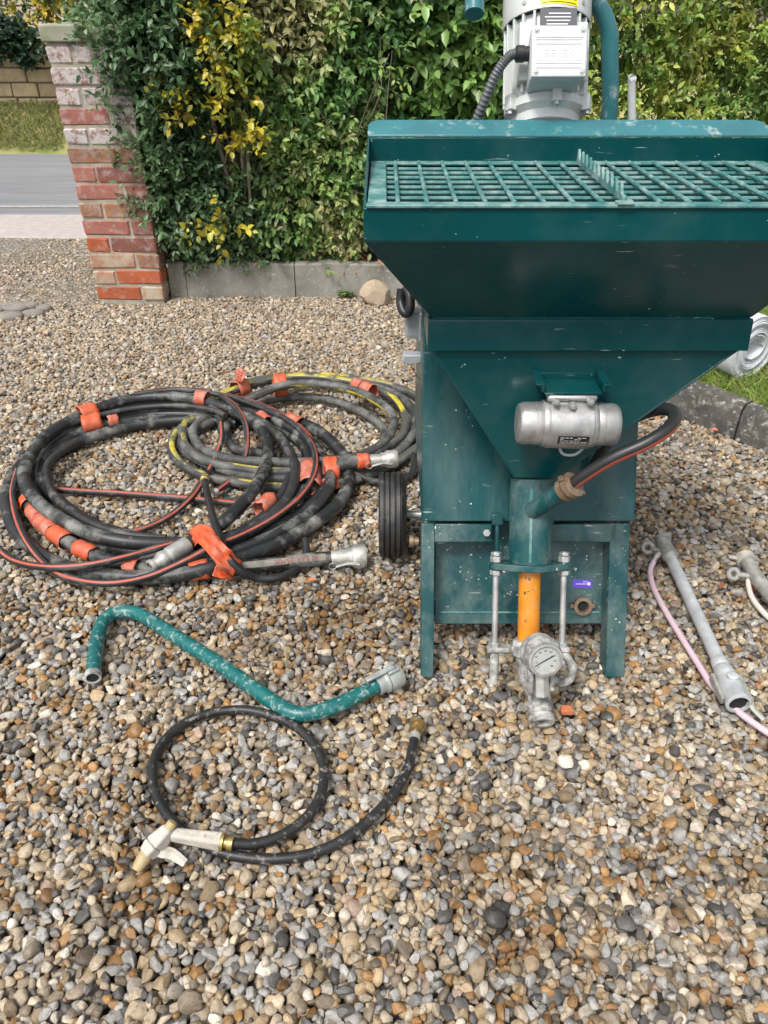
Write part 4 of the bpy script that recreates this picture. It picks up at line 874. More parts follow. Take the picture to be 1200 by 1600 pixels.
for bx in (-.030, .0, .030): MB().lathe((vc.x + bx, vc.y - .022, vc.z + (.054 if bx else .046)), (0, -1, 0), [(.0065, -.006), (.0065, .004), (.003, .0045), (.003, .009)], 6).build('bolt', M['zinc'], vib)
mb = MB(); zt = vc.z + .0635
mb.box((vc.x - .050, vc.y - .014, zt), (vc.x + .050, vc.y + .045, zt + .004)); mb.box((vc.x - .056, vc.y - .012, zt + .0042), (vc.x - .051, vc.y + .05, zt + .016)); mb.box((vc.x + .051, vc.y - .012, zt + .0042), (vc.x + .056, vc.y + .05, zt + .016))
mb.box((vc.x - .066, vc.y - .012, zt + .0162), (vc.x - .051, vc.y + .05, zt + .019)); mb.box((vc.x + .051, vc.y - .012, zt + .0162), (vc.x + .066, vc.y + .05, zt + .019))
mb.box((vc.x - .050, vc.y + .046, zt - .02), (vc.x + .050, vc.y + .058, zt + .015)); mb.build('vibrator_bracket', T, pump, bevel=.001)
# curved black nameplate with rows of print
def wrap_plate(cx, w, a0, a1, r, m, name, parent):
    mb = MB(); n = 6; v = []
    for k in range(n + 1):
        a = a0 + (a1 - a0) * k / n; d_ = Vector((0, -math.cos(a), math.sin(a)))
        v += [vc + vx * (cx - w) + d_ * r, vc + vx * (cx + w) + d_ * r]
    return mb.add(v, [(2 * k, 2 * k + 1, 2 * k + 3, 2 * k + 2) for k in range(n)]).build(name, m, parent, smooth=60, fix=False)
npl = wrap_plate(.004, .0275, -.44, -.04, .0456, M['plate_black'], 'nameplate', vib)
for k in range(5):
    a = -.40 + .070 * k
    x = -.020
    while x < .024:
        w_ = R.uniform(.0015, .006)
        if R.random() < .72: wrap_plate(x + w_, w_, a, a + .022, .0460, M['ink_white'], 'nameplate_print', npl)
        x += 2 * w_ + .0016
MB().tube(spline([vc + Vector((-.012, -.012, -.040)), vc + Vector((-.002, -.012, -.056)), vc + Vector((.02, -.01, -.058)), vc + Vector((.036, -.006, -.044)), vc + Vector((.040, .004, -.034))], 6), .0028, 8).build('vibrator_cable', M['grey_plastic'], pump)

# --- drive motor on the leaning axis behind the lip
def MO(x, n, t): return AX(.008 + x, n, t)
MR = .070
mot = MB().lathe(MO(0, 0, 1.165), AXD, [(.060, 0), (.066, .004), (.066, .020), (.070, .024), (.077, .030), (.077, .044), (MR, .048), (MR, .200)], 40).build('motor', M['motor'], pump)
for k in range(22):
    a = 2 * math.pi * k / 22 + .1; d_ = AXX * math.sin(a) + AXN * math.cos(a); w_ = AXD.cross(d_)
    if d_.dot(AXN) > .90 : continue
    MB().obox(MO(0, 0, 1.285) + d_ * (MR + .004), d_ * .006, w_ * .0022, AXD * .070).build('cooling_fin', M['motor'], mot, bevel=.001)
MB().lathe(MO(0, 0, 1.350), AXD, [(.0815, 0), (.0825, .004), (.0825, .110), (.070, .122)], 40).build('fan_cover', M['motor_pale'], mot)
MB().lathe(MO(0, 0, 1.349), AXD, [(.079, 0), (.079, .003)], 40).build('fan_gap_shade', M['dark'], mot)
for a in (-40, 40):
    d_ = AXX * math.sin(math.radians(a)) + AXN * math.cos(math.radians(a)); MB().lathe(MO(0, 0, 1.366) + d_ * .0825, d_, [(.004, -.002), (.004, .002)], 10).build('screw', M['zinc'], mot)
for a in (-62, 62, 4):
    d_ = AXX * math.sin(math.radians(a)) + AXN * math.cos(math.radians(a)); w_ = AXD.cross(d_)
    MB().obox(MO(0, 0, 1.203) + d_ * .080, d_ * .008, w_ * .009, AXD * .014).build('flange_lug', M['motor'], mot, bevel=.002)
    MB().lathe(MO(0, 0, 1.189) + d_ * .082, AXD, [(.005, -.006), (.005, .001)], 6).build('bolt', M['zinc'], mot)
for sx in (-1, 1):
    MB().obox(MO(.050 * sx, .055, 1.280), AXX * .012, AXN * .016, AXD * .050).build('foot_pad', M['motor'], mot, bevel=.002)
MB().lathe(MO(0, 0, 1.135), AXD, [(.052, 0), (.058, .03)], 32).build('bearing_flange', M['motor_pale'], mot)
# terminal box
bx = -.004
tb = MB(); b0, b1 = 1.207, 1.292; wv = .048; n0, n1 = .060, .128
tb.hexa([MO(bx - wv + .006, n0, b0 + .004), MO(bx + wv - .006, n0, b0 + .004), MO(bx + wv - .006, n0, b1 - .004), MO(bx - wv + .006, n0, b1 - .004), MO(bx - wv, n1, b0), MO(bx + wv, n1, b0), MO(bx + wv, n1, b1), MO(bx - wv, n1, b1)])
tb = tb.build('terminal_box', M['motor'], mot, bevel=.003)
lid = MB().obox(MO(bx, n1 + .0055, (b0 + b1) / 2), AXX * (wv - .0005), AXN * .0052, AXD * ((b1 - b0) / 2 - .0005)).build('terminal_lid', M['motor_pale'], mot, bevel=.002)
for dt in (-.027, -.020, .012, .019, -.006 + .029):
    MB().obox(MO(bx, n1 + .0110, (b0 + b1) / 2 + dt), AXX * .040, AXN * .0006, AXD * .0009).build('lid_ridge', M['motor'], lid)
MB().obox(MO(bx, n1 + .0108, (b0 + b1) / 2 - .004), AXX * .040, AXN * .0005, AXD * .0125).build('lid_panel', M['motor_pale'], lid, bevel=.0005)
lettering('BEVEK', .0155, MO(bx, n1 + .0114, (b0 + b1) / 2 - .004), AXX * 1.25, AXD, M['motor'], lid, lift=.0002, name='raised_letters', depth=.0007)
for sx in (-1, 1):
    for t_ in (b0 + .009, b1 - .008):
        MB().lathe(MO(bx + sx * (wv - .008), n1 + .0105, t_), AXN, [(.0055, 0), (.0055, .0012), (.0030, .0013), (.0030, .0030)], 12).build('lid_screw', M['zinc'], lid)
# nameplate and yellow label
np_ = MB().obox(MO(.006, MR + .008, 1.332), AXX * .033, AXN * .001, AXD * .017); np_ = np_.build('nameplate', M['plate_dark'], mot)
for k in range(4): MB().obox(MO(.006 + R.uniform(-.004, .004), MR + .0093, 1.322 + k * .006), AXX * R.uniform(.016, .024), AXN * .0001, AXD * .0009).build('nameplate_print', M['ink_white'], np_)
def motor_wrap(x0, x1, t0, t1, r, m, name, parent):
    mb = MB(); v = []; n = 8
    for k in range(n + 1):
        a = x0 + (x1 - x0) * k / n; d_ = AXX * math.sin(a) + AXN * math.cos(a); v += [MO(0, 0, t0) + d_ * r, MO(0, 0, t1) + d_ * r]
    return mb.add(v, [(2 * k, 2 * k + 2, 2 * k + 3, 2 * k + 1) for k in range(n)]).build(name, m, parent, smooth=60, fix=False)
yl_ = motor_wrap(-.34, .52, 1.3545, 1.395, .0831, M['yellow_label'], 'yellow_label', mot)
motor_wrap(-.30, .48, 1.357, 1.3583, .0835, M['ink_black'], 'label_border', yl_); motor_wrap(-.30, .48, 1.364, 1.380, .0835, M['ink_black'], 'label_print', yl_)
# conduit from the terminal box
ca = MO(bx - wv, .100, 1.262)
MB().lathe(ca + AXX * .004, AXX * -1, [(.0125, 0), (.0125, .010), (.0140, .011), (.0140, .024), (.0105, .026)], 14).build('cable_gland', M['rubber_clean'], mot)
cp = spline([ca + Vector((-.016, 0, 0)), ca + Vector((-.032, .002, -.004)), ca + Vector((-.052, .004, -.030)), ca + Vector((-.072, .012, -.080)), ca + Vector((-.090, .03, -.14)), ca + Vector((-.095, .06, -.22))], 22)
MB().tube(cp, [.0085 + (.0011 if k % 3 == 0 else -.0004) for k in range(len(cp))], 12).build('conduit', M['conduit'], mot)
# --- push handle
hpth = spline([(.465, 1.80, .90), DP(951, 190, 1.80), DP(953, 90, 1.80), DP(951, 48, 1.80), DP(938, 14, 1.80), DP(915, -22, 1.80), DP(880, -70, 1.80), DP(815, -85, 1.78), DP(765, -70, 1.72), DP(744, -30, 1.66), DP(741, 22, 1.62)], 7)
MB().tube(hpth, .0172, 20).build('handle', M['teal_handle_and_lip_sheen'], pump, bevel=0)
mb = MB(); mb.tube(spline([DP(988, 215, 1.72), DP(987, 130, 1.72), DP(989, 122, 1.715)], 5), .0078, 10); mb.build('support_rod', M['motor'], pump)

# ================================================================== HOSES AND TOOLS ON THE GRAVEL
def pxpath(lst, n=7):
    return spline([G(x, y, z) for x, y, z in lst], n)
def wobble(path, amp, seed):
    return [p + Vector((mnoise.noise(p * 6 + Vector((seed, 0, 0))), mnoise.noise(p * 6 + Vector((0, seed, 0))), 0)) * amp for p in path]
def tape(parent, a, b, ra, rb, m='tape', name='tape', n=7, seg=16, ridge=.0016):
    """a wrinkled cuff of tape from a to b; ra across, rb in height"""
    a, b = Vector(a), Vector(b); d = (b - a); L = d.length; d.normalize(); w = d.cross(Vector((0, 0, 1))).normalized(); u = w.cross(d); sd_ = R.uniform(0, 50)
    v = []; f = []
    for i in range(n):
        t = i / (n - 1)
        for k in range(seg):
            an = 2 * math.pi * k / seg; q = 1 + .09 * mnoise.noise(Vector((math.cos(an) * 1.5 + sd_, math.sin(an) * 1.5, t * 4)))
            edge = (mnoise.noise(Vector((math.cos(an) * 2, math.sin(an) * 2, sd_))) * .16 * L) if i in (0, n - 1) else 0
            v.append(a + d * (t * L + edge) + w * math.cos(an) * ra * q + u * math.sin(an) * rb * q + (w * math.cos(an) + u * math.sin(an)) * ridge * ((i * 7) % 3 - 1) * .5)
    for i in range(n - 1):
        for k in range(seg): k2 = (k + 1) % seg; f.append((i * seg + k, i * seg + k2, (i + 1) * seg + k2, (i + 1) * seg + k))
    o = MB().add(v, f).build(name, M[m], parent, smooth=50); s_ = o.modifiers.new('thick', 'SOLIDIFY'); s_.thickness = .0008; return o
def tape_on(parent, path, i0, i1, r, m='tape', **k): return tape(parent, path[i0], path[i1], r, r, m, **k)
def near(path, px, py):
    best = min(range(len(path)), key=lambda i: (proj(path[i])[0] - px) ** 2 + (proj(path[i])[1] - py) ** 2); return best
def proj(p):
    x = p[0]; y = p[1]; z = p[2] - CAM_H; w = y * CT - z * ST; u = y * ST + z * CT
    return 600 + 1200 * x / w, 800 - 1200 * u / w
def cam_coupling(parent, p, d, r, m, name='coupling', lever=True, female=True):
    """quarter-turn hose coupling: ferrule, hexagon, cup with two lever pads"""
    d = Vector(d).normalized(); u = (Vector((0, 0, 1)) - d * d.z).normalized(); w = d.cross(u)
    c = MB().lathe(p, d, [(r * .86, 0), (r * .88, .040), (r * 1.02, .041), (r * 1.02, .052), (r * 1.05, .053), (r * 1.28, .060), (r * 1.30, .086), (r * 1.22, .092), (r * .92, .093), (r * .88, .062)], 26, cap1=False).build(name, m, parent)
    MB().lathe(p, d, [(r * .93, .064), (r * .93, .066)], 20).build('coupling_hole_shade', M['dark'], c)
    for sgn in (-1, 1):
        MB().lathe(Vector(p) + d * .072 + w * sgn * r * 1.02 - u * r * .02, w * sgn, [(r * .62, 0), (r * .62, r * .36), (r * .5, r * .42)], 16).build('lever_pad', m, c)
    if lever:
        q = Vector(p) + d * .072 + w * r * 1.42
        MB().tube([q, q - d * .03 + u * .006, q - d * .062 - u * .002], [.0055, .005, .0045], 8, squash=.6).build('lever', m, c)
        q = q - d * .062
        MB().tube([q + (d * math.cos(a) + u * math.sin(a)) * .010 - d * .008 for a in [k * .524 for k in range(13)]], .0012, 6, cap=False).build('pull_ring', M['zinc'], c)
    return c

# ---------------------------------------------------------------- big taped coil at the left
coil = thing('hose_coil', tuple(G(275, 770)), 'large coil of dusty black mortar hoses bound with orange tape, red-striped air line', 'hose')
r1 = .0190
A1 = pxpath([(288, 854, .056), (312, 840, .058), (348, 816, .062), (390, 775, .068), (417, 725, .070), (416, 690, .068), (394, 657, .066), (340, 632, .068), (270, 620, .070), (200, 624, .068), (130, 647, .070), (72, 682, .072), (42, 722, .075), (42, 762, .078), (78, 800, .070), (134, 830, .062), (200, 846, .050), (280, 850, .032),
             (350, 842, .030), (415, 815, .030), (465, 775, .035), (486, 735, .040), (474, 695, .040), (436, 668, .034), (375, 652, .028), (300, 648, .026), (225, 650, .026), (150, 667, .026), (92, 694, .026), (65, 725, .026), (68, 758, .026), (98, 790, .024), (150, 822, .022), (220, 842, .022)])
h = MB().tube(wobble(A1, .006, 3), r1, 16).build('mortar_hose', M['hose'], coil)
B1 = pxpath([(300, 640, .03), (360, 640, .035), (420, 648, .045), (465, 658, .055), (510, 683, .055), (540, 715, .045), (546, 748, .035), (532, 782, .032), (495, 815, .032), (440, 848, .032), (380, 870, .035), (325, 888, .038), (255, 900, .030), (175, 900, .026), (110, 886, .024), (60, 864, .022), (28, 832, .022), (12, 795, .022), (12, 765, .022), (28, 735, .024), (60, 705, .024), (110, 680, .022), (180, 662, .022), (260, 650, .020), (340, 648, .018), (400, 660, .016)])
MB().tube(wobble(B1, .005, 9), r1, 16).build('mortar_hose', M['hose'], coil)
C1 = pxpath([(520, 872, .026), (480, 875, .026), (430, 881, .024), (380, 886, .024), (310, 892, .022), (230, 890, .022), (165, 874, .030), (105, 846, .040), (62, 812, .040), (42, 775, .034), (52, 738, .024), (85, 708, .022), (140, 684, .022), (215, 664, .018), (300, 656, .016), (370, 662, .014)])
c_hose = MB().tube(C1, r1, 16).build('mortar_hose', M['hose'], coil)
# inner dark hose on the right-hand bundle
D1 = pxpath([(330, 636, .06), (385, 648, .062), (425, 672, .064), (452, 705, .066), (462, 740, .066), (450, 778, .064), (420, 812, .055), (380, 838, .045), (340, 858, .034)])
MB().tube(D1, .0165, 14).build('mortar_hose', M['rubber'], coil)
for lst, rr_ in (([(340, 640, .045), (400, 646, .050), (452, 668, .055), (498, 705, .052), (515, 745, .050), (500, 785, .046), (455, 822, .042), (400, 850, .036), (330, 873, .030), (250, 884, .024), (170, 876, .02), (110, 852, .02)], .0175),
             ([(290, 632, .02), (200, 640, .02), (130, 660, .02), (75, 695, .02), (52, 735, .02), (62, 785, .02), (105, 828, .02), (175, 856, .02), (270, 864, .02), (340, 858, .02), (410, 835, .024), (470, 800, .03), (506, 760, .034), (505, 715, .036), (470, 680, .036), (420, 658, .03)], .0175),
             ([(120, 690, .045), (84, 715, .05), (72, 742, .05), (86, 778, .046), (130, 812, .042), (190, 834, .036), (260, 842, .03)], .0125),
             ([(350, 640, .03), (410, 662, .035), (446, 698, .04), (452, 738, .04), (436, 780, .036), (400, 815, .03), (350, 842, .024), (290, 862, .02), (220, 872, .018)], .0125)):
    MB().tube(wobble(pxpath(lst), .005, rr_ * 900 + len(lst)), rr_, 14).build('mortar_hose', M['hose'] if rr_ > .015 else M['rubber'], coil)
# thin air line with an orange-red stripe
rt = .0098
for lst in (
    [(70, 690, .060), (110, 664, .062), (160, 648, .064), (220, 637, .064), (280, 634, .066), (330, 640, .068), (352, 650, .068)],
    [(330, 612, .088), (270, 609, .088), (210, 616, .085)],
    [(28, 735, .045), (20, 770, .045), (28, 815, .045), (50, 858, .045), (85, 893, .042), (130, 908, .040), (180, 911, .040), (235, 900, .045), (290, 876, .060), (330, 855, .070), (380, 835, .066), (432, 806, .070), (472, 772, .074), (492, 735, .076), (488, 698, .076), (458, 662, .078), (415, 640, .076), (365, 622, .080), (325, 614, .084)],
    [(505, 745, .055), (502, 715, .055), (485, 685, .058), (452, 655, .064), (405, 632, .075), (355, 618, .085)],
    [(74, 764, .012), (130, 768, .012), (200, 772, .012), (290, 779, .012), (370, 787, .012)],
    [(318, 750, .035), (300, 776, .024), (270, 803, .014), (235, 822, .012), (190, 836, .016)],
    [(326, 738, .045), (338, 712, .05), (346, 685, .06), (345, 662, .07)],
    [(338, 768, .018), (362, 748, .025), (380, 720, .045), (386, 690, .07), (382, 660, .088), (366, 634, .095), (345, 618, .095)],
    [(-12, 848, .030), (20, 875, .042), (70, 886, .058), (130, 884, .064), (190, 872, .066), (240, 858, .062), (268, 850, .055)],
):
    P_ = pxpath(lst, 8); mid_ = P_[len(P_) // 2]; rad_ = mid_ - G(275, 765, mid_.z); rad_.normalize()
    sd_ = rad_ * .65 + Vector((0, -.25, .7))
    MB().tube(P_, rt, 20, sdir=sd_, swide=2).build('air_line', [M['thin_hose'], M['red_stripe']], coil)
MB().tube(pxpath([(320, 752, .045), (328, 790, .060), (340, 830, .085), (352, 862, .092), (372, 888, .060), (400, 903, .022), (435, 902, .014), (465, 887, .013), (478, 868, .020), (477, 843, .035)], 8), .0105, 12).build('air_line', M['rubber_clean'], coil)
yp = G(320, 746, .045)
mb = MB(); mb.lathe(yp + Vector((0, 0, -.004)), Vector((.1, -.9, .2)), [(.012, -.016), (.015, -.014), (.015, -.004), (.011, -.003), (.011, .006), (.015, .007), (.015, .016), (.012, .018)], 6); mb.build('brass_joint', M['brass'], coil)
MB().lathe(G(337, 769, .018), Vector((.6, .7, .1)), [(.0115, -.006), (.0115, .006)], 12).build('hose_clip', M['zinc'], coil)
# ferrule on the free end
e0 = Vector(A1[0]); ed = (G(236, 886, .046) - e0).normalized()
mb = MB(); mb.lathe(e0 - ed * .012, ed, [(.0225, 0), (.0235, .004), (.0235, .060), (.0215, .062), (.0215, .070), (.0235, .072), (.0235, .084), (.0165, .094), (.0165, .106), (.0195, .108), (.0195, .117), (.0140, .118), (.0135, .09)], 24, cap0=False)
fer = mb.build('ferrule', M['steel'], coil); MB().lathe(e0 - ed * .012, ed, [(.0138, .110), (.0138, .112)], 18).build('ferrule_hole_shade', M['dark'], fer)
# coupling on the lettered hose
cd = (C1[0] - C1[6]).normalized(); cam_coupling(coil, C1[0] - cd * .004, cd, .0245, M['steel'])
# red lettering on a pale band, read from the far side
i0, i1 = 2, 18; pa, pb = Vector(C1[i0]), Vector(C1[i1]); ax = (pa - pb).normalized(); cdir = Vector((0, -.62, .78)); cdir = (cdir - ax * cdir.dot(ax)).normalized(); cw = ax.cross(cdir)
mb = MB(); v = []; n = 20
for i in range(n + 1):
    t = i / n; seg_ = 2 + t * 19; k0 = int(seg_); c0 = C1[k0].lerp(C1[min(k0 + 1, len(C1) - 1)], seg_ - k0)
    for a in (-.46, -.23, 0, .23, .46): v.append(c0 + (cdir * math.cos(a) + cw * math.sin(a)) * (r1 + .0006))
bandm = mb.add(v, [(i * 5 + j, i * 5 + j + 1, (i + 1) * 5 + j + 1, (i + 1) * 5 + j) for i in range(n) for j in range(4)]).build('hose_band', M['band'], c_hose, smooth=60)
vs, fs = text_mesh('40 BAR 25MM', .0185); mid = .42
mb = MB(); vv = []
for p in vs:
    seg_ = 9.2 + p.x / ((pa - pb).length / (i1 - i0)); seg_ = max(0, min(len(C1) - 2.001, seg_)); k0 = int(seg_); c0 = C1[k0].lerp(C1[k0 + 1], seg_ - k0); a = -p.y / r1 * -1
    vv.append(c0 + (cdir * math.cos(a) + cw * math.sin(a)) * (r1 + .0014))
mb.add(vv, fs).build('hose_lettering', M['ink_red'], c_hose, smooth=0, fix=False)
# tape bands
tape(coil, G(124, 648, .072), G(150, 641, .072), .032, .029)
tape(coil, G(126, 662, .045), G(156, 655, .045), .050, .036)
tape(coil, G(168, 660, .035), G(184, 656, .035), .025, .026, 'tape_old')
tape(coil, G(308, 621, .078), G(325, 624, .078), .026, .028, 'tape_old')
tape(coil, G(406, 650, .055), G(418, 660, .055), .022, .022, 'tape_old')
tape(coil, G(450, 654, .062), G(470, 663, .060), .026, .024, 'tape_old')
tape(coil, G(484, 762, .048), G(484, 730, .048), .036, .034, 'tape_old')
tape(coil, G(405, 795, .045), G(425, 778, .045), .024, .022, 'tape_old')
i = near(C1, 310, 892); tape(coil, G(296, 893, .030), G(326, 888, .032), .0262, .0262)
j0 = near(C1, 145, 865); j1 = near(C1, 42, 775)
st_ = [j0 + round((j1 - j0) * t) for t in (0, .16, .24, .40, .42, .62, .64, .78, .84, .95)]
for k in range(0, 10, 2):
    a, b = sorted((st_[k], st_[k + 1])); tape(coil, C1[a], C1[b if b > a else a + 1], .0235 + .001 * (k % 3), .0235 + .001 * (k % 3), 'tape_old' if k in (4, 6) else 'tape')
tape(coil, G(196, 887, .028), G(216, 889, .028), .0255, .0255, 'tape_old')
# crumpled tape strap tying the hoses in front, with a loose tail
def ribbon(parent, pts, width, m, name='tape'):
    P = spline(pts, 7); v = []; n = len(P); k = 7
    for i, p in enumerate(P):
        t = (P[min(i + 1, n - 1)] - P[max(i - 1, 0)]).normalized(); w = t.cross(Vector((0, -.55, .83))).normalized(); up = w.cross(t)
        for j in range(k):
            s_ = (j / (k - 1) - .5); v.append(p + w * s_ * width * (1 + .25 * mnoise.noise(p * 30)) + up * (.004 * math.sin(j * 2.1 + i * .35) + .004 * mnoise.noise(p * 60 + Vector((j, 0, 0)))))
    o = MB().add(v, [(i * k + j, i * k + j + 1, (i + 1) * k + j + 1, (i + 1) * k + j) for i in range(n - 1) for j in range(k - 1)]).build(name, M[m], parent, smooth=30)
    s_ = o.modifiers.new('thick', 'SOLIDIFY'); s_.thickness = .001; return o
ribbon(coil, [G(300, 842, .070), G(313, 832, .098), G(325, 842, .112), G(340, 860, .108), G(355, 876, .085), G(372, 888, .058)], .046, 'tape')
ribbon(coil, [G(335, 890, .050), G(350, 896, .035), G(362, 898, .022)], .030, 'tape')

# ---------------------------------------------------------------- second coil behind it
coil2 = thing('hose_coil', tuple(G(460, 690)), 'grey dusty hose coil with yellow stripes lying behind, beside the pump wheel', 'hose')
r2 = .0152
for lst, st, m in (
    ([(345, 640, .02), (300, 658, .02), (270, 684, .02), (272, 712, .02), (305, 738, .02), (370, 755, .02), (440, 762, .02), (520, 758, .02), (590, 738, .02), (640, 708, .02), (668, 680, .02), (672, 645, .02), (640, 615, .02), (585, 597, .02), (510, 588, .022), (430, 590, .022), (370, 604, .022), (325, 632, .022), (290, 662, .022), (288, 695, .05), (322, 720, .052), (390, 735, .05), (470, 735, .045), (550, 722, .042), (600, 700, .045), (632, 672, .05), (632, 645, .055), (605, 617, .055), (550, 598, .055), (480, 590, .056), (410, 596, .056), (355, 614, .05), (318, 640, .045)], (14, 15, 0), 'hose_grey'),
    ([(372, 640, .03), (325, 652, .03), (300, 674, .034), (314, 698, .045), (360, 716, .06), (430, 722, .065), (500, 722, .055), (552, 716, .050), (588, 700, .055), (612, 678, .065), (616, 655, .07), (596, 632, .08), (555, 610, .086), (500, 600, .088), (440, 603, .086), (385, 625, .06), (340, 655, .045)], (10, 11, 12), 'hose_grey'),
    ([(480, 752, .02), (560, 745, .02), (620, 722, .02), (658, 695, .02), (690, 662, .02)], (13, 14, 15), 'hose_grey'),
    ([(330, 660, .02), (292, 678, .02), (290, 705, .02), (332, 728, .036), (400, 745, .036), (480, 748, .03), (560, 735, .03), (615, 712, .03), (645, 680, .035), (648, 645, .04), (622, 618, .04), (570, 602, .04), (500, 594, .04), (425, 600, .04)], (8, 9), 'hose_grey'),
    ([(420, 712, .02), (365, 700, .02), (352, 672, .02), (385, 636, .02), (440, 622, .022), (505, 622, .022), (560, 640, .024), (596, 666, .024), (600, 690, .02), (570, 712, .02), (520, 724, .02)], (7, 8), 'hose_grey'),
):
    MB().tube(wobble(pxpath(lst), .008, len(lst)), r2, 16, stripe=st).build('mortar_hose', [M[m], M['yellow_stripe']], coil2)
MB().tube(pxpath([(505, 733, .05), (545, 736, .04), (585, 752, .016), (625, 752, .016), (644, 738, .018), (646, 718, .02), (636, 700, .024)], 8), .0105, 12).build('thin_hose', M['rubber'], coil2)
k1 = G(556, 721, .075); k2 = G(586, 719, .075); kd = (k2 - k1).normalized()
MB().tube([k1 - kd * .06 - Vector((0, 0, .012)), k1, k1 + kd * .02], .0185, 16).build('mortar_hose', M['hose_grey'], coil2)
cam_coupling(coil2, k1 + kd * .036, kd, .0215, M['steel'])
tape(coil2, k1 + kd * .004, k1 + kd * .042, .0235, .0235)
tape(coil2, G(428, 603, .066), G(448, 601, .066), .040, .044); tape(coil2, G(368, 610, .05), G(384, 603, .05), .034, .034, 'tape_old')
tape(coil2, G(553, 603, .07), G(566, 607, .07), .030, .032, 'tape_old'); tape(coil2, G(568, 608, .07), G(583, 614, .07), .030, .032, 'tape_old')
ribbon(coil2, [G(372, 596, .09), G(377, 584, .115), G(372, 577, .125)], .03, 'tape_old')
tape(coil2, G(506, 735, .045), G(528, 733, .045), .045, .040)
ribbon(coil2, [G(510, 745, .06), G(518, 757, .035), G(522, 766, .02)], .045, 'tape')

# ---------------------------------------------------------------- bent teal pipe with a quarter-turn coupling
pipe = thing('bent_pipe', tuple(G(350, 1040)), 'bent teal steel pipe with white quarter-turn coupling lying on gravel', 'pipe')
rp = .0165
pp = pxpath([(145, 1058, .02), (149, 1020, .02), (154, 990, .02), (164, 968, .02), (184, 957, .02), (210, 957, .02), (236, 970, .02), (280, 998, .02), (340, 1036, .02), (400, 1078, .02), (432, 1100, .02), (456, 1113, .02), (482, 1115, .02), (520, 1105, .022), (560, 1086, .024), (592, 1070, .026)], 6)
tube_o = MB().tube(pp, rp, 20).build('pipe', M['teal_pipe'], pipe)
pd = (Vector(pp[0]) - Vector(pp[4])).normalized()
MB().lathe(pp[0], pd, [(.0172, -.012), (.0180, -.010), (.0180, .003), (.0135, .004), (.0130, -.004)], 22, cap0=False).build('pipe_collar', M['crust'], pipe)
MB().lathe(pp[0], pd, [(.0138, .0005), (.0138, .0012)], 18).build('pipe_hole_shade', M['dark'], pipe)
pd = (Vector(pp[-1]) - Vector(pp[-6])).normalized(); u = (Vector((0, 0, 1)) - pd * pd.z).normalized(); w = pd.cross(u); pe = Vector(pp[-1])
cc = MB().lathe(pe, pd, [(.018, -.006), (.021, -.005), (.021, .010), (.0235, .0105), (.0260, .020), (.0260, .050), (.0235, .055), (.019, .055), (.018, .03)], 28, cap0=False).build('coupling', M['cam_white'], pipe)
MB().lathe(pe, pd, [(.0188, .034), (.0188, .036)], 20).build('coupling_hole_shade', M['dark'], cc)
MB().lathe(pe + pd * .036 + u * .0225 + w * -.002, w, [(.0105, -.006), (.0105, .006)], 18).build('lever_pad', M['cam_white'], cc, bevel=.001)
for sg in (-1, 1): MB().obox(pe + pd * .034 + w * (-.002 + sg * .0105) + u * .0235, pd * .013, w * .0032, u * .0085).build('lever_ear', M['cam_white'], cc, bevel=.002)
MB().obox(pe + pd * .004 + w * -.002 + u * .030, pd * .034, w * .0062, u * .0032).build('lever', M['cam_white'], cc, bevel=.002)
MB().lathe(pe, pd, [(.0264, .0185), (.0264, .0200)], 28, cap0=False, cap1=False).build('cup_seam', M['dark'], cc)
q = pe - pd * .034 + w * -.002 + u * .021
MB().tube([q + (w * math.cos(a) + (u * .35 - pd * .8).normalized() * math.sin(a)) * .0095 for a in [k * .524 for k in range(13)]], .0010, 6, cap=False).build('pull_ring', M['zinc'], cc)

# ---------------------------------------------------------------- wash-down hose with trigger gun
gunhose = thing('wash_hose', tuple(G(380, 1230)), 'short black hose loop with white trigger gun, in the foreground', 'hose')
wp = pxpath([(352, 1316, .024), (400, 1318, .014), (450, 1300, .011), (488, 1266, .011), (506, 1222, .011), (499, 1178, .011), (468, 1140, .011), (420, 1117, .011), (370, 1109, .011), (312, 1119, .011), (267, 1146, .011), (241, 1186, .011), (240, 1230, .011), (262, 1274, .011), (300, 1308, .011), (350, 1333, .011), (420, 1342, .011), (490, 1333, .011), (550, 1303, .011), (602, 1256, .011), (635, 1205, .011), (648, 1152, .014)], 7)
MB().tube(wp, .0096, 16).build('hose', M['wash_hose'], gunhose)
e = Vector(wp[-1]); d = (e - Vector(wp[-4])).normalized()
fe = MB().lathe(e, d, [(.0112, -.004), (.0112, .008), (.009, .009), (.009, .013), (.0155, .014), (.0155, .022), (.012, .023), (.012, .028), (.0165, .029), (.0165, .037), (.012, .038), (.0075, .038), (.007, .03)], 10, cap0=False).build('brass_coupling', M['brass'], gunhose)
MB().lathe(e, d, [(.0116, -.006), (.0116, .007)], 16).build('hose_clip', M['zinc'], gunhose)
ga = G(350, 1316, .026); gb = G(262, 1303, .034); gd = (gb - ga).normalized()
gs = gd.cross(Vector((0, 0, 1))).normalized(); gv = gs.cross(gd)
def taper(p, q, a, b, c_, d_, s1, s2): return MB().hexa([p - s1 * a - s2 * b, p + s1 * a - s2 * b, p + s1 * a + s2 * b, p - s1 * a + s2 * b, q - s1 * c_ - s2 * d_, q + s1 * c_ - s2 * d_, q + s1 * c_ + s2 * d_, q - s1 * c_ + s2 * d_])
gun = taper(ga, gb - gd * .004, .0130, .0145, .0095, .0105, gs, gv).build('gun_handle', M['gun_white'], gunhose, bevel=.006, seg=3)
MB().lathe(ga - gd * -.002, -gd, [(.0150, -.004), (.0165, -.002), (.0165, .002), (.010, .003), (.010, .008), (.0128, .009), (.0128, .018), (.0115, .019)], 16).build('gun_collar', M['brass'], gunhose)
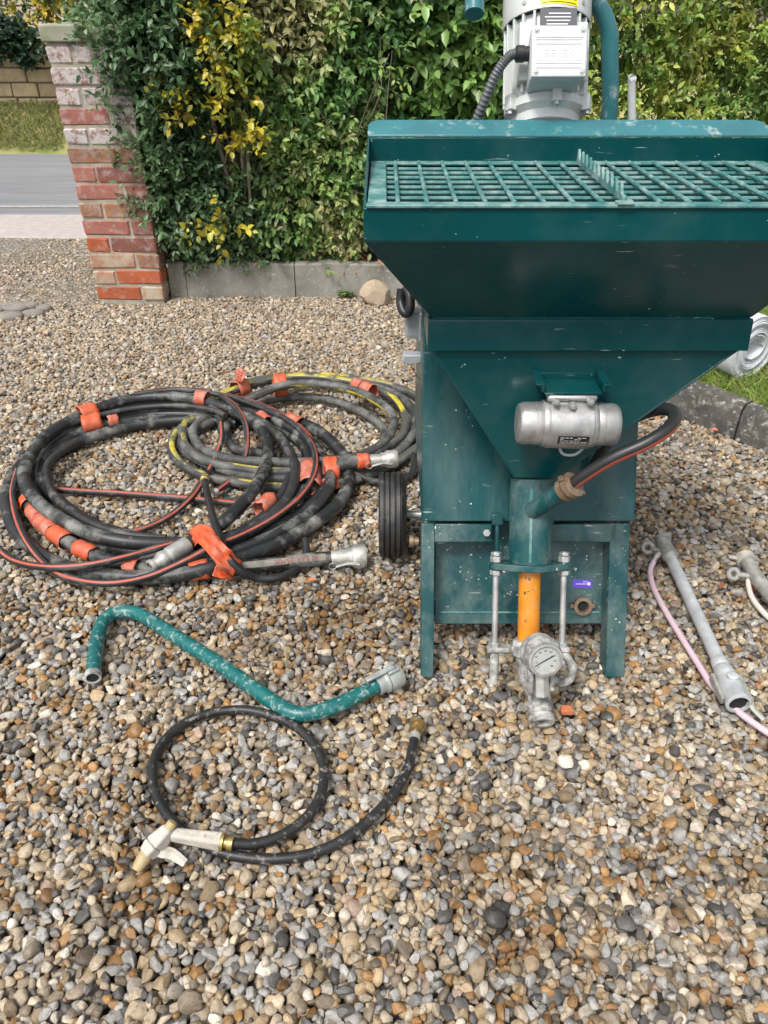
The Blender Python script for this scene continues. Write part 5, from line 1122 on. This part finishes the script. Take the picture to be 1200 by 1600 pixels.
hc = G(258, 1303, .040); hd_ = G(228, 1336, .022); hx = (hd_ - hc).normalized(); h1 = hx.cross(Vector((0, 0, 1))).normalized(); h2 = h1.cross(hx)
taper(hc - hx * .012, hc + (hd_ - hc) * .55, .0105, .0115, .0150, .0165, h1, h2).build('gun_head', M['gun_white'], gunhose, bevel=.005, seg=3)
taper(hc + (hd_ - hc) * .551, hd_, .0150, .0165, .0115, .0120, h1, h2).build('valve_body', M['gun_white'], gunhose, bevel=.004, seg=3)
MB().lathe(hd_ - hx * .004, hx, [(.0125, 0), (.0125, .006)], 8).build('valve_nut', M['nozzle'], gunhose)
kn = (hc - hd_).normalized(); MB().lathe(hc + kn * .010 + Vector((0, 0, .004)), kn + Vector((0, 0, .4)), [(.009, 0), (.009, .008), (.0075, .012), (.004, .013)], 12).build('gun_knob', M['nozzle'], gunhose)
nz = (G(214, 1358, .014) - hd_).normalized(); MB().lathe(hd_ - nz * .002, nz, [(.0115, 0), (.0125, .004), (.0125, .010), (.0095, .026), (.0080, .030), (.0045, .030)], 16).build('nozzle', M['nozzle'], gunhose)
tq = spline([G(240, 1326, .022), G(252, 1331, .021), G(268, 1334, .016), G(290, 1349, .010)], 6); v = []
for k_, p_ in enumerate(tq):
    t_ = (tq[min(k_ + 1, len(tq) - 1)] - tq[max(k_ - 1, 0)]).normalized(); sd_ = t_.cross(Vector((0, -.4, .9))).normalized(); nn_ = sd_.cross(t_); wv_ = .0075 + .003 * math.sin(k_ / (len(tq) - 1) * 3.14)
    v += [p_ - sd_ * wv_, p_ + nn_ * .004, p_ + sd_ * wv_, p_ - nn_ * .002]
MB().add(v, [(k_ * 4 + j_, k_ * 4 + (j_ + 1) % 4, (k_ + 1) * 4 + (j_ + 1) % 4, (k_ + 1) * 4 + j_) for k_ in range(len(tq) - 1) for j_ in range(4)] + [(0, 1, 2, 3), tuple((len(tq) - 1) * 4 + j_ for j_ in (3, 2, 1, 0))]).build('trigger', M['gun_white'], gunhose, bevel=.001)

# ---------------------------------------------------------------- spray lance at the right
lance = thing('spray_lance', tuple(G(1100, 980)), 'long grey metal spray lance with pale pink hose, lying right of the pump', 'lance')
la, lb = G(1046, 868, .030), G(1148, 1086, .034); ld = (lb - la).normalized(); lu = (Vector((0, 0, 1)) - ld * ld.z).normalized(); lw = ld.cross(lu)
MB().tube([la, lb - ld * .09], .0150, 22).build('lance_tube', M['lance'], lance)
MB().lathe(la - ld * .002, ld, [(.0185, -.01), (.0190, .0), (.0175, .012), (.0155, .014)], 22).build('tube_collar', M['lance_cast'], lance)
hd = MB().tube(spline([la + ld * .006, la - ld * .012, G(1037, 850, .034), G(1036, 842, .040)], 5), [.019] * 5 + [.0195] * 5 + [.020] * 6, 20).build('lance_head', M['lance_cast'], lance)
MB().lathe(G(1036, 842, .040), (G(1036, 842, .040) - G(1037, 850, .034)), [(.0215, -.004), (.0215, .006), (.0195, .008)], 22).build('head_rim', M['lance_cast'], lance)
ec = G(1012, 856, .026)
MB().tube([ec + (Vector((1, 0, 0)) * math.cos(a) + Vector((0, .6, .8)) * math.sin(a)) * .0135 for a in [k * .3927 for k in range(17)]], .0065, 10, cap=False).build('eye_ring', M['lance_cast'], lance)
MB().tube([G(1020, 858, .026), G(1032, 862, .030)], .007, 10).build('eye_arm', M['lance_cast'], lance)
MB().tube(spline([G(1030, 865, .030), G(1024, 872, .024), G(1021, 880, .016)], 4), [.0085, .008, .008, .007, .007, .0065, .006, .006, .006], 12).build('hose_barb', M['steel'], lance)
ph = pxpath([(1022, 876, .018), (1016, 894, .010), (1022, 920, .010), (1040, 955, .010), (1066, 998, .010), (1090, 1036, .010), (1112, 1070, .010), (1140, 1100, .010), (1172, 1126, .010), (1212, 1152, .010), (1260, 1176, .010)], 8)
MB().tube(ph, .0072, 14).build('pink_hose', M['pink'], lance)
mb = MB(); mb.lathe(lb - ld * .105, ld, [(.0160, 0), (.0185, .004), (.0185, .022), (.0175, .024), (.0195, .030), (.0215, .040), (.0215, .052), (.0200, .056), (.0235, .068), (.0245, .090), (.0245, .118), (.0265, .124), (.0265, .130), (.0225, .132), (.0205, .132), (.0195, .09)], 28, cap0=False)
lc_ = mb.build('lance_coupling', M['lance'], lance); MB().lathe(lb - ld * .105, ld, [(.0203, .122), (.0203, .124)], 22).build('coupling_hole_shade', M['dark'], lc_)  # dark disc stands in for the shade inside the cup
for sgn in (-1, 1):
    MB().obox(lb - ld * .022 + lw * .0285 * sgn + lu * -.004, ld * .036, lw * .0045, lu * .010).build('lever', M['lance_cast'], lc_, bevel=.003)
MB().tube([lb + ld * .012 - lw * .022, lb + ld * .03 - lw * .032 - lu * .010, lb + ld * .052 - lw * .046 - lu * .016], [.007, .0065, .006], 10, squash=.55).build('lever_arm', M['lance_cast'], lc_)
MB().lathe(lb - ld * .03 + lu * .022, lu, [(.012, 0), (.012, .006), (.009, .008)], 14).build('coupling_pad', M['lance'], lc_)

# second lance, at the right edge of the picture
lance2 = thing('spray_lance', tuple(G(1185, 900)), 'cast metal lance head with red and white hose at the right edge', 'lance')
a2, b2 = G(1164, 872, .045), G(1186, 908, .034); d2 = (b2 - a2).normalized()
MB().tube(spline([a2, a2 + d2 * .03, b2, G(1225, 960, .032), G(1330, 1090, .030)], 6), [.0175] * 14 + [.0150] * 11, 20).build('lance_tube', M['lance_cast'], lance2)
MB().lathe(a2, -d2, [(.0195, -.012), (.0245, -.010), (.0245, .004), (.0205, .006), (.0205, .010), (.017, .011)], 24).build('collar', M['gun_white'], lance2)
MB().obox(G(1146, 871, .048), Vector((.014, 0, -.003)), Vector((.001, .006, 0)), Vector((0, 0, .003))).build('collar_tab', M['gun_white'], lance2, bevel=.002)
ec = G(1146, 897, .028)
MB().tube([ec + (Vector((1, 0, 0)) * math.cos(a) + Vector((0, .6, .8)) * math.sin(a)) * .0125 for a in [k * .3927 for k in range(17)]], .0068, 10, cap=False).build('eye_ring', M['lance_cast'], lance2)
MB().tube([G(1154, 898, .028), G(1172, 900, .034)], .0075, 10).build('eye_arm', M['lance_cast'], lance2)
MB().lathe(b2 - d2 * .006, d2, [(.0185, 0), (.0190, .008), (.0160, .010)], 20).build('tube_collar', M['lance_cast'], lance2)
MB().tube(pxpath([(1170, 902, .026), (1170, 916, .016), (1176, 935, .011), (1192, 956, .010), (1215, 975, .010), (1260, 1000, .010)], 8), .0072, 14, stripe=(11, 12)).build('striped_hose', [M['clear_hose'], M['red_line']], lance2)

# ---------------------------------------------------------------- roll of white mesh on the lawn
roll = thing('mesh_roll', (1.36, 2.75, .1), 'roll of white plastic mesh lying on the lawn edge', 'mesh roll')
rd = Vector((-.50, .86, 0)).normalized(); ru = Vector((0, 0, 1)); rw = rd.cross(ru); rc_ = Vector((1.322, 2.60, .217)); LEN = .55
mb = MB(); v = []; n = 420; turns = 15
for i in range(n + 1):
    a = 2 * math.pi * turns * i / n; rr_ = .045 + .075 * i / n + .0008 * math.sin(a * 3.3); p = rc_ + (rw * math.cos(a) + ru * math.sin(a) * (1.0 if i > n * .15 else .85)) * rr_
    off = .003 * math.sin(i * .19)
    v += [p + rd * off, p + rd * LEN]
mb.add(v, [(2 * i, 2 * i + 1, 2 * i + 3, 2 * i + 2) for i in range(n)])
ro = mb.build('rolled_sheet', M['mesh_white'], roll, smooth=60, fix=False); sm = ro.modifiers.new('thick', 'SOLIDIFY'); sm.thickness = .0042
MB().tube([rc_ + rd * .2, rc_ + rd * (LEN - .02)], .112, 30).build('roll_core', M['mesh_white'], roll)

# ---------------------------------------------------------------- small litter
def litter_leaf(name, p, size, rot, m, label, cat='leaf'):
    sh_ = leaf_shape(size, size * .7, size * .12, size * .2); mb = MB(); q = Matrix.Rotation(rot, 3, 'Z')
    mb.add([Vector(p) + q @ Vector(r_) + Vector((0, 0, size * .2)) for r_ in sh_], LF); o = mb.build(name, M[m], fix=False); return tag(o, label, cat)
litter_leaf('fallen_leaf', G(72, 524, .004), .06, .6, 'tan_leaf', 'orange-brown fallen leaf alone on the gravel at far left')
litter_leaf('fallen_leaf', Vector((-.60, 3.872, .15)), .055, 2.0, 'tan_leaf', 'pale tan dead leaf caught on top of the concrete kerb')
litter_leaf('fallen_leaf', G(1122, 676, .01), .035, 1.0, 'terracotta', 'small orange-red scrap at the foot of the lawn kerb', 'scrap')
litter_leaf('fallen_leaf', G(1130, 912, .006), .026, 2.5, 'dead_leaf', 'small dark red leaf on gravel between the two lances')
litter_leaf('fallen_leaf', G(495, 908, .006), .024, 1.5, 'terracotta', 'small reddish scrap on gravel below the hose coupling', 'scrap')
def chip(px, py, s_, label):
    p = G(px, py, .008); mb = MB(); mb.hexa([p + Vector((x * s_ + R.uniform(-.2, .2) * s_, y * s_ * .7 + R.uniform(-.15, .15) * s_, z * s_ * .5)) for x, y, z in ((-1, -1, -1), (1, -1, -1), (1, 1, -1), (-1, 1, -1), (-1, -1, 1), (1, -.8, 1), (.8, 1, 1), (-.9, 1, 1))])
    tag(mb.build('brick_chip', M['terracotta'], bevel=.002), label, 'brick chip')
chip(886, 1110, .013, 'orange brick chip on the gravel right of the pump outlet')
dl = thing('dead_fern', (-.12, 4.0, .1), 'heap of rust-brown dead fronds on the bed behind the kerb', 'plant')
for k in range(70):
    p = Vector((-.16 + R.gauss(0, .09), 3.99 + R.gauss(0, .04), .115 + abs(R.gauss(0, .03))))
    sh_ = leaf_shape(R.uniform(.04, .11), .014, .002, .02); q = Matrix.Rotation(R.uniform(0, 6.28), 3, 'Z') @ Matrix.Rotation(R.uniform(-.3, .7), 3, 'X')
    MB().add([p + q @ Vector(r_) for r_ in sh_], LF).build('frond', M['dead_leaf'], dl, fix=False)
for k, (px, py, lab) in enumerate(((542, 462, 'small green weed growing in gravel left of the pale boulder'), (655, 1060, None), (880, 0, None))):
    if not lab: continue
    p = G(px, py, 0); w_ = thing('weed', tuple(p), lab, 'weed')
    for j in range(16):
        sh_ = leaf_shape(R.uniform(.03, .055), .016, .002, .012); q = Matrix.Rotation(R.uniform(0, 6.28), 3, 'Z') @ Matrix.Rotation(R.uniform(.2, 1.0), 3, 'X')
        me = MB().add([p + Vector((R.gauss(0, .02), R.gauss(0, .012), 0)) + q @ Vector(r_) for r_ in sh_], LF).build('leaf', M['leaf'], w_, fix=False)
        at = me.data.attributes.new('lc', 'FLOAT_COLOR', 'POINT'); at.data.foreach_set('color', [.12, .2, .04, 1] * 8)
